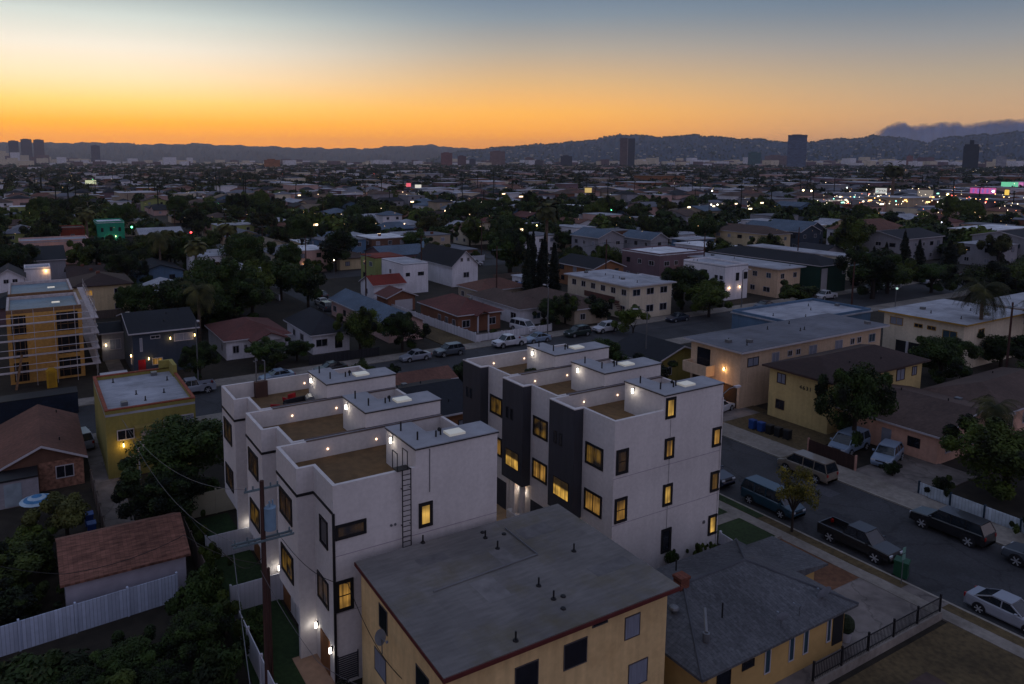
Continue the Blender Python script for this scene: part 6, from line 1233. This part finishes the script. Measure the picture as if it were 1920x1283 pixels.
for nm_,cnt,r0,r1,nl,m_,sd in (('near',1300,215,700,210,LF['deep'],1),('near',650,215,700,210,LF['mid'],2),('mid',4000,600,1700,70,LF['deep'],3),('mid',1900,600,1700,60,LF['olive'],4),('far',8200,1500,5200,26,LF['deep'],5)):
    C2,r2=view_pts(cnt,max(r0,min(rmin-90,260)),r1); k=len(C2); rad=rs.uniform(2.6,5.4,k)*(1+r2/5200*.6); hg=rs.uniform(4.5,9.,k)*(1+r2/5200*.4)
    pq=[proj(a_,b_,3) for a_,b_ in C2]; kp=[i for i in range(k) if not (pq[i][0]>1540 and 366<pq[i][1]<394 and i%6)]; C2=C2[kp]; rad=rad[kp]; hg=hg[kp]; k=len(kp)
    if nm_=='near':
        keep=[i for i in range(k) if free(C2[i,0]-1,C2[i,1]-1,C2[i,0]+1,C2[i,1]+1)]; C2=C2[keep]; rad=rad[keep]; hg=hg[keep]
    stuff_mesh('distant_trees',clumps(C2,rad,hg,nl,.2 if nm_=='near' else .3 if nm_=='mid' else .45,sd),4,m_,'mass of %s trees between the roofs of the far plain'%{1:'dark',2:'green',3:'dark green distant',4:'olive distant',5:'farthest dark'}[sd],'trees')
# far palms and cypress spikes on the skyline
C3,r3=view_pts(520,420,3200,1.2); V=[]
for (x,y_) in C3:
    h=rs.uniform(11,20); w_=.35; V+=[(x-w_,y_,0),(x+w_,y_,0),(x+w_*.7,y_,h),(x-w_*.7,y_,h)]; V+=[(x,y_-w_,0),(x,y_+w_,0),(x,y_+w_*.7,h),(x,y_-w_*.7,h)]
    for k in range(11):
        a=rs.uniform(0,6.28); l=rs.uniform(1.6,2.8); e=rs.uniform(-.7,1.0); dx,dy,dz=math.cos(a)*l,math.sin(a)*l,e*l*.6; V+=[(x,y_,h),(x+dx*.5-dy*.12,y_+dy*.5+dx*.12,h+dz*.6+.4),(x+dx,y_+dy,h+dz-.5),(x+dx*.5+dy*.12,y_+dy*.5-dx*.12,h+dz*.6+.4)]
stuff_mesh('distant_palms',np.array(V),4,LF['cyp'],'scattered thin palms standing above the far roofs','palms')
# ---------------------------------------------------------------- lights of the far city
def specks(name,n,r0,r1,z0,z1,c,s,rad,seed,label,azl=(-30,41),cl=None):
    rs2=np.random.RandomState(seed); b=MB(); 
    for i in range(n):
        rr=math.exp(rs2.uniform(math.log(r0),math.log(r1))); a=math.pi/2-YAW-R(rs2.uniform(*azl)); x,y=rr*math.cos(a),rr*math.sin(a); q=rad*(rr/800)**.8*rs2.uniform(.6,1.3); z=rs2.uniform(z0,z1); b.ball((x,y,z),q,5,3)
    return tag(b.build(name,emit(name+'_glow'+str(seed),c,s)),label,'lights',kind='stuff')
specks('distant_lights',240,230,3600,5,10,(1,.62,.28),5,.12,11,'scattered warm street and house lights of the far plain')
specks('distant_lights',150,300,4200,5,10,(1,.9,.75),5,.12,12,'scattered white lights of the far plain')
specks('distant_lights',20,300,2500,5,7,(.1,1,.35),8,.2,13,'few green traffic lights of the far plain'); specks('distant_lights',24,300,2500,3,7,(1,.08,.05),8,.18,14,'few red lights of the far plain')
specks('distant_lights',80,400,760,4,11,(1,.80,.5),7,.2,15,'dense white and amber lights of the shopping street at right',azl=(27,39)); specks('distant_lights',34,400,700,4,9,(1,.3,.12),6,.22,16,'red and orange sign lights of the shopping street at right',azl=(27,39))
def band(n,c,s,rad,seed,label,x0,x1,y0,y1,z0=4,z1=9):
    rs2=np.random.RandomState(seed); b=MB()
    for i in range(n):
        px=rs2.uniform(x0,x1); py=rs2.uniform(y0,y1); z=rs2.uniform(z0,z1); x,y=at(px,py,z); q=rad*rs2.uniform(.5,1.4); b.ball((x,y,z),q,5,3)
        if rs2.rand()<.25: b.box(x-q*5,y-.2,z-.3,x+q*5,y,z+.3)
    return tag(b.build('distant_lights',emit('band_glow%d'%seed,c,s*.75)),label,'lights',kind='stuff')
band(60,(1,.84,.6),5,.22,31,'white lamps along the shopping street on the right',1540,1935,360,384); band(46,(1,.55,.16),6,.28,32,'amber lamps and signs along the shopping street on the right',1560,1935,362,382)
band(16,(1,.12,.08),5,.28,33,'red signs along the shopping street on the right',1560,1935,364,382); band(10,(.3,1,.75),4,.3,34,'turquoise signs along the shopping street on the right',1560,1800,356,382)
band(12,(1,.8,.5),4,.17,35,'small lamps round the pale terrace right of centre',1290,1430,378,392); band(30,(1,.7,.4),5,.2,36,'small lamps among the roofs left of centre',560,1000,345,440)
def glowpt(label,px,py,z,c,s,rad,cat='lamp',name='street_light',group='lit lamps in the middle distance',power=0):
    x,y=at(px,py,z); r=thing(name,label,cat,(x,y,0),0,group); b=MB(); b.cyl((0,0,0),(0,0,z),.07,n=5); b.build('pole',M_metal,r)
    b=MB(); b.ball((0,-.1,z),rad*.42,7,5); b.build('lamp_glass',emit('glow_%d_%d_%d_%d'%(c[0]*9,c[1]*9,c[2]*9,s),c,s),r)
    if power: lamp_at(r,(0,-.8,z-.3),power,c,.2)
for a in (('green traffic light right of the teal building',247,426,6,(.1,1,.45),10,.75),('green light under the long dark roofs in the centre',816,443,5,(.25,1,.15),9,.5),('green light among the trees right of centre',1110,386,6,(.1,1,.35),9,.8),('second green light right of centre',1146,394,6,(.1,1,.35),8,.5),
 ('red glow in the street left of centre',358,436,2.5,(1,.05,.05),6,.9),('small red tail light below the left palms',437,466,2,(1,.08,.05),6,.3),('amber light beside the red one below the left palms',447,470,4,(1,.6,.3),8,.3),
 ('warm light at the house left of the street gap',568,479,4,(1,.5,.2),9,.36),('whiter light right of the warm one at the street gap',626,488,4,(1,.75,.5),9,.36),('small warm light in the dark garden belt',381,501,4,(1,.7,.4),8,.22),
 ('yellow light at the white roofs in the centre',1006,423,6,(1,.8,.3),9,.6),('white light in the right middle distance',1765,417,8,(.8,.85,1),5,.4),('pale green globe in the big dark tree on the right',1681,541,5,(.6,.9,.8),.7,.55),
 ('warm lamp by the maroon house on the far left',103,445,6,(1,.6,.2),8,.5),('white lamp left of the yellow billboard',1335,358,9,(1,.85,.6),9,1.0),('pair partner of the white lamp at right of centre',1521,358,9,(1,.8,.5),9,1.3),('brightest amber lamp of the pair right of centre',1506,357,9,(1,.8,.4),9,1.3),('white lamp above the shopping street',1588,352,10,(.8,1,.9),9,.8),
 ('lamp over the far right shops',1862,359,9,(1,.95,.8),9,1.6),('yellow lamp over the shopping street right of the beige panel',1777,365,9,(1,.8,.3),9,1.6),('left lamp over the pale terrace',1333,384,8,(1,.95,.8),9,.8),('right lamp over the pale terrace',1345,384,8,(1,.95,.8),9,.8)):
    glowpt(*a)
# ---------------------------------------------------------------- skyline towers
def tower(label,px0,px1,ptop,dist,c,c2=None,style='plain',dep=.8,rows_=3.6):
    x0,y0,z=far(px0,ptop,dist); x1,y1,_=far(px1,ptop,dist); W=math.hypot(x1-x0,y1-y0); ang=math.atan2(y1-y0,x1-x0)
    r=thing('tower_block',label,'tower',(x0,y0,0),ang); m=mat('tower_%d_%d'%(px0,ptop),c,.6,.1,.05,.1,rows=('z',rows_,.35))
    D=W*dep; rot=R(-18)
    if style=='two':
        b=MB(); b.box(0,0,0,W*.52,D,z); b.build('wing',m,r); b=MB(); b.box(W*.52,-D*.1,0,W,D*.9,z-2); b.build('wing',mat('tower2_%d'%px0,c2,.6,.1,.05,.1,rows=('z',rows_,.3)),r); b=MB(); b.box(W*.5,-D*.12,0,W*.54,-D*.0,z); b.build('pilaster',mat('tower_pilaster',L(150,140,140),.8),r)
    elif style=='step':
        b=MB(); b.box(0,0,0,W,D,z*.80); b.box(W*.06,0.5,z*.80,W*.94,D-.5,z*.865); b.build('shaft',m,r); b=MB(); b.box(W*.36,D*.3,z*.865,W*.64,D*.7,z); b.build('crown',m,r)
    else:
        b=MB(); b.box(0,0,0,W,D,z); b.build('shaft',m,r); b=MB(); b.box(W*.2,D*.2,z,W*.7,D*.8,z+3); b.build('roof_plant',m,r)
        if style=='fin': 
            b=MB(); b.box(-.6,-.8,z-4,W+.6,D+.8,z+1); b.build('parapet',mat('tower_crown',L(70,76,96),.7),r)
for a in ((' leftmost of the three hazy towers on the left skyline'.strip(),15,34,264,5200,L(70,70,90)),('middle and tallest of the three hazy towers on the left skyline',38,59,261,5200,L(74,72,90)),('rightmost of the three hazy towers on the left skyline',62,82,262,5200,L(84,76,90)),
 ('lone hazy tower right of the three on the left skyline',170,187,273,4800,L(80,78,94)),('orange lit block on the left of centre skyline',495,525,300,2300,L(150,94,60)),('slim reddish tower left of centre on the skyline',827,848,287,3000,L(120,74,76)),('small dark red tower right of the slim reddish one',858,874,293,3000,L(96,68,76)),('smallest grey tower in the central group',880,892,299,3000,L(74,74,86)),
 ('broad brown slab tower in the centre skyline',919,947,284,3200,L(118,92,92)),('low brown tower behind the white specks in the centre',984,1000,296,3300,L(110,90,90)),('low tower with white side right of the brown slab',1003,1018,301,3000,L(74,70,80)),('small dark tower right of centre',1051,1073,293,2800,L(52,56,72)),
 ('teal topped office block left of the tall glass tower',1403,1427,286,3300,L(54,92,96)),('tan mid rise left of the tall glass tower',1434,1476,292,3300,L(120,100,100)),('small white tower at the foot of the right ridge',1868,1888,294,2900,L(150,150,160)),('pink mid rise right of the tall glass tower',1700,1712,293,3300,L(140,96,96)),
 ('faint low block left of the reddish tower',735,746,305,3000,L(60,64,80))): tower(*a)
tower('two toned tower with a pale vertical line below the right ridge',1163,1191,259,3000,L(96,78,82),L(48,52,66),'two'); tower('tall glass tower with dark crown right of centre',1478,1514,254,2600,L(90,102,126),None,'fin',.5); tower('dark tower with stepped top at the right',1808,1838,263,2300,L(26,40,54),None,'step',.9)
rs3=np.random.RandomState(9)
Cc=[];Ss=[];Hc=[]
for i in range(420):
    px=rs3.uniform(-20,1960) if i>150 else rs3.uniform(1180,1940); d=rs3.uniform(3000,5200); x,y,z=far(px,300,d); Cc.append((x,y)); Ss.append((rs3.uniform(9,30),rs3.uniform(9,20))); Hc.append(rs3.uniform(9,26)*(1 if rs3.rand()<.85 else 1.6))
for i in range(46):
    px=rs3.uniform(-20,170); d=rs3.uniform(4600,5600); x,y,z=far(px,300,d); Cc.append((x,y)); Ss.append((rs3.uniform(16,34),14)); Hc.append(rs3.uniform(26,84)*(1-px/260))
Cc=np.array(Cc);Ss=np.array(Ss);Hc=np.array(Hc); kk=rs3.randint(0,3,len(Cc))
def top(C,S,H_):
    P_=lambda x,y: np.stack([x,y,H_],1); return np.stack([P_(C[:,0]-S[:,0],C[:,1]-S[:,1]),P_(C[:,0]+S[:,0],C[:,1]-S[:,1]),P_(C[:,0]+S[:,0],C[:,1]+S[:,1]),P_(C[:,0]-S[:,0],C[:,1]+S[:,1])],1).reshape(-1,3)
for k,wc in enumerate(['white','cream','mauve']): s=kk==k; stuff_mesh('distant_blocks',np.concatenate([boxes(Cc[s],Ss[s],Hc[s]),top(Cc[s],Ss[s],Hc[s])]),4,wmat(wc),'low %s blocks of the city at the foot of the hills'%wc,'buildings')
# ---------------------------------------------------------------- hills
def ridge(name,pts,dist,foot,m,seed,rough=9,back=500):
    rs4=np.random.RandomState(seed); pxs=[p[0] for p in pts]; pys=[p[1] for p in pts]; X=np.arange(pxs[0],pxs[-1]+1,3.0); Y=np.interp(X,pxs,pys)
    rowsN=16; V=[];F=[]; n=len(X)
    ph=rs4.uniform(0,6,8)
    for i,(px,py) in enumerate(zip(X,Y)):
        Y[i]=py+.9*math.sin(px*.09+ph[0])+.6*math.sin(px*.21+ph[1])+rs4.normal(0,.35)
    for j in range(rowsN+3):
        t=j/rowsN
        for i in range(n):
            d=foot+(dist-foot)*t; x,y,z=far(X[i],Y[i],dist)
            k=math.hypot(x,y); ux,uy=x/k,y/k
            if t<=1: prof=(t**1.25)*(1-.0)+ .10*math.sin(t*9+X[i]*.035+ph[2])*math.sin(math.pi*t)+.09*math.sin(X[i]*.06+t*4+ph[3])*math.sin(math.pi*t)
            else: prof=1-(t-1)*rowsN*.35; d=dist+(t-1)*rowsN*back/2
            V.append((ux*d,uy*d,max(-5,(z)*prof+(rs4.normal(0,rough) if 0<j<rowsN else 0))))
    for j in range(rowsN+2):
        for i in range(n-1): a=j*n+i; F.append((a,a+1,a+n+1,a+n))
    b=MB(); b.v=V; b.f=F; o=structure(name,b,m)
    return V,n,rowsN
M_hill=mat('haze_blue_scrub',L(32,56,76),.95,.5,.012,.3); M_hill2=mat('far_hill_scrub',L(60,56,58),.95,.3,.006,.2)  # right hills: blue of the haze mixed into the scrub colour
LFT=[(-400,262),(0,267),(60,267),(100,268),(200,267),(260,270),(320,271),(330,270),(370,269),(420,272),(480,274),(560,277),(680,279),(710,277),(735,274),(790,273),(812,271),(835,275),(860,278),(920,279),(990,280),(1100,283),(1400,290)]
RGT=[(800,300),(850,288),(900,281),(950,276),(1000,273),(1080,267),(1120,262),(1140,257),(1170,254),(1200,255),(1230,258),(1262,257),(1285,256),(1300,253),(1330,257),(1380,261),(1430,263),(1475,268),(1505,268),(1530,266),(1570,262),(1610,261),(1638,256),(1668,258),(1700,263),(1725,267),(1742,269),(1762,262),(1785,258),(1830,255),(1860,254),(1885,251),(1905,249),(1930,250),(2100,246),(2400,250)]
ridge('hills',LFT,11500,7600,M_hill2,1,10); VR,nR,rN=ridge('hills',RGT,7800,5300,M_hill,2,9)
# scrub and houses that dot the right ridge
rs5=np.random.RandomState(4); VR=np.array(VR).reshape(-1,nR,3); Cq=[];
pt=[];ptr=[]
for i in range(5200):
    j=rs5.randint(1,rN+1); k=rs5.randint(0,nR-1); t=rs5.rand(); p=VR[j,k]*(1-t)+VR[j,k+1]*t; (ptr if j>rN-1 or rs5.rand()<.6 else pt).append(p)
ptr+= [VR[rN,k]*(1-t)+VR[rN,k+1]*t for k in range(nR-1) for t in rs5.rand(2)]
ptr=np.array(ptr); nn=len(ptr); sz=rs5.uniform(5,13,nn); Vq=[]
for p,s_ in zip(ptr,sz):
    for q in range(3): a=rs5.uniform(0,3.14); dx,dy=math.cos(a)*s_,math.sin(a)*s_; Vq+=[(p[0]-dx,p[1]-dy,p[2]-3),(p[0]+dx,p[1]+dy,p[2]-3),(p[0]+dx*.5,p[1]+dy*.5,p[2]+s_*1.1),(p[0]-dx*.5,p[1]-dy*.5,p[2]+s_*1.2)]
stuff_mesh('hill_trees',np.array(Vq),4,LF['deep'],'scrub and trees dotting the right hand hills','trees')
pt=np.array([p for p in pt if p[2]<190][:520]); Vq=[]
for p in pt:
    w_=rs5.uniform(4,11); h_=rs5.uniform(3,7)
    Vq+=[(p[0]-w_,p[1]-8,p[2]-4),(p[0]+w_,p[1]-8,p[2]-4),(p[0]+w_,p[1]-8,p[2]+h_),(p[0]-w_,p[1]-8,p[2]+h_),(p[0]-w_,p[1]-8,p[2]+h_),(p[0]+w_,p[1]-8,p[2]+h_),(p[0]+w_,p[1]+8,p[2]+h_),(p[0]-w_,p[1]+8,p[2]+h_),(p[0]-w_,p[1]+8,p[2]-4),(p[0]-w_,p[1]-8,p[2]-4),(p[0]-w_,p[1]-8,p[2]+h_),(p[0]-w_,p[1]+8,p[2]+h_)]
stuff_mesh('hill_houses',np.array(Vq),4,wmat('cream'),'pale houses dotting the right hand hills','houses')
# smoke rising behind the right ridge, outside the haze
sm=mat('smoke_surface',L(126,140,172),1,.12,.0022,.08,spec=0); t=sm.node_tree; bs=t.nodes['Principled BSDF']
at_=t.nodes.new('ShaderNodeAttribute'); at_.attribute_name='thick'; no_=t.nodes.new('ShaderNodeTexNoise'); no_.inputs['Scale'].default_value=.006; no_.inputs['Detail'].default_value=6; tc_=t.nodes.new('ShaderNodeTexCoord'); t.links.new(tc_.outputs['Object'],no_.inputs[0])
ma_=t.nodes.new('ShaderNodeMath'); ma_.operation='MULTIPLY_ADD'; t.links.new(no_.outputs[0],ma_.inputs[0]); ma_.inputs[1].default_value=.9; t.links.new(at_.outputs['Fac'],ma_.inputs[2]); mr_=t.nodes.new('ShaderNodeMapRange'); mr_.interpolation_type='SMOOTHSTEP'; mr_.inputs[1].default_value=.42; mr_.inputs[2].default_value=1.15; t.links.new(ma_.outputs[0],mr_.inputs[0]); t.links.new(mr_.outputs[0],bs.inputs['Alpha'])
TOP=[(1634,252),(1645,243),(1660,236),(1672,231),(1686,227),(1698,229),(1704,233),(1730,231),(1752,230),(1772,227),(1790,228),(1808,231),(1835,229),(1855,224),(1875,222),(1895,223),(1920,220),(1990,214),(2150,208)]
rs6=np.random.RandomState(3); X6=np.arange(1630,2150,3.); nX=len(X6); nJ=16; b=MB(); fr_=[];bk_=[]
def nz6(a,b_): return math.sin(a*.11+b_*2.1)+.7*math.sin(a*.23+b_*3.7+1)+.5*math.sin(a*.47+b_*5.3+2)+.35*math.sin(a*.9+b_*9+4)
for side in (-1,1):
    for j in range(nJ+1):
        for i,px in enumerate(X6):
            ty=np.interp(px,[q[0] for q in TOP],[q[1] for q in TOP])-1.2*abs(nz6(px*.55,0))+1.0; py=ty+(276-ty)*(j/nJ)**1.3
            th=(30+330*math.sqrt(j/nJ)*(1+.12*nz6(px*.7,0)+.05*math.sin(px*.13+j*.6)))*min(1,max(.02,(px-1630)/26)) if j else 0
            b.v.append(far(px,py,17000+side*max(0,th)))
W6=(nJ+1)*nX
for j in range(nJ):
    for i in range(nX-1):
        q=j*nX+i; b.f.append((q,q+1,q+nX+1,q+nX)); b.f.append((W6+q,W6+q+nX,W6+q+nX+1,W6+q+1))
for j in range(nJ):
    for i in (0,nX-1): q=j*nX+i; b.f.append((q,q+nX,W6+q+nX,W6+q) if i==0 else (q,W6+q,W6+q+nX,q+nX))
for i in range(nX-1): q=nJ*nX+i; b.f.append((q,q+1,W6+q+1,W6+q)); b.f.append((i+1,i,W6+i,W6+i+1))
_so=b.build('smoke_cloud',sm,smooth=True); _at=_so.data.attributes.new('thick','FLOAT','POINT'); _at.data.foreach_set('value',[min(1,(k//nX%(nJ+1))/nJ*1.6)*min(1,(k%nX)/12) for k in range(len(b.v))])
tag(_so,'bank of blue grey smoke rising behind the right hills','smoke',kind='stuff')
# ---------------------------------------------------------------- the air
hz=bpy.data.materials.new('haze_air'); hz.use_nodes=True; t=hz.node_tree; t.nodes.clear(); o=t.nodes.new('ShaderNodeOutputMaterial'); v=t.nodes.new('ShaderNodeVolumePrincipled'); t.links.new(v.outputs[0],o.inputs['Volume'])
v.inputs['Color'].default_value=(.72,.78,.98,1); v.inputs['Density'].default_value=HAZE; v.inputs['Anisotropy'].default_value=.6
b=MB(); b.box(-4500,-400,-8,12500,13200,390); hb=b.build('haze',hz); tag(hb,'thin evening haze lying over the whole city','haze',kind='stuff')
for o in bpy.data.objects:                                   # numbering suffix only; the kind is the name
    pass
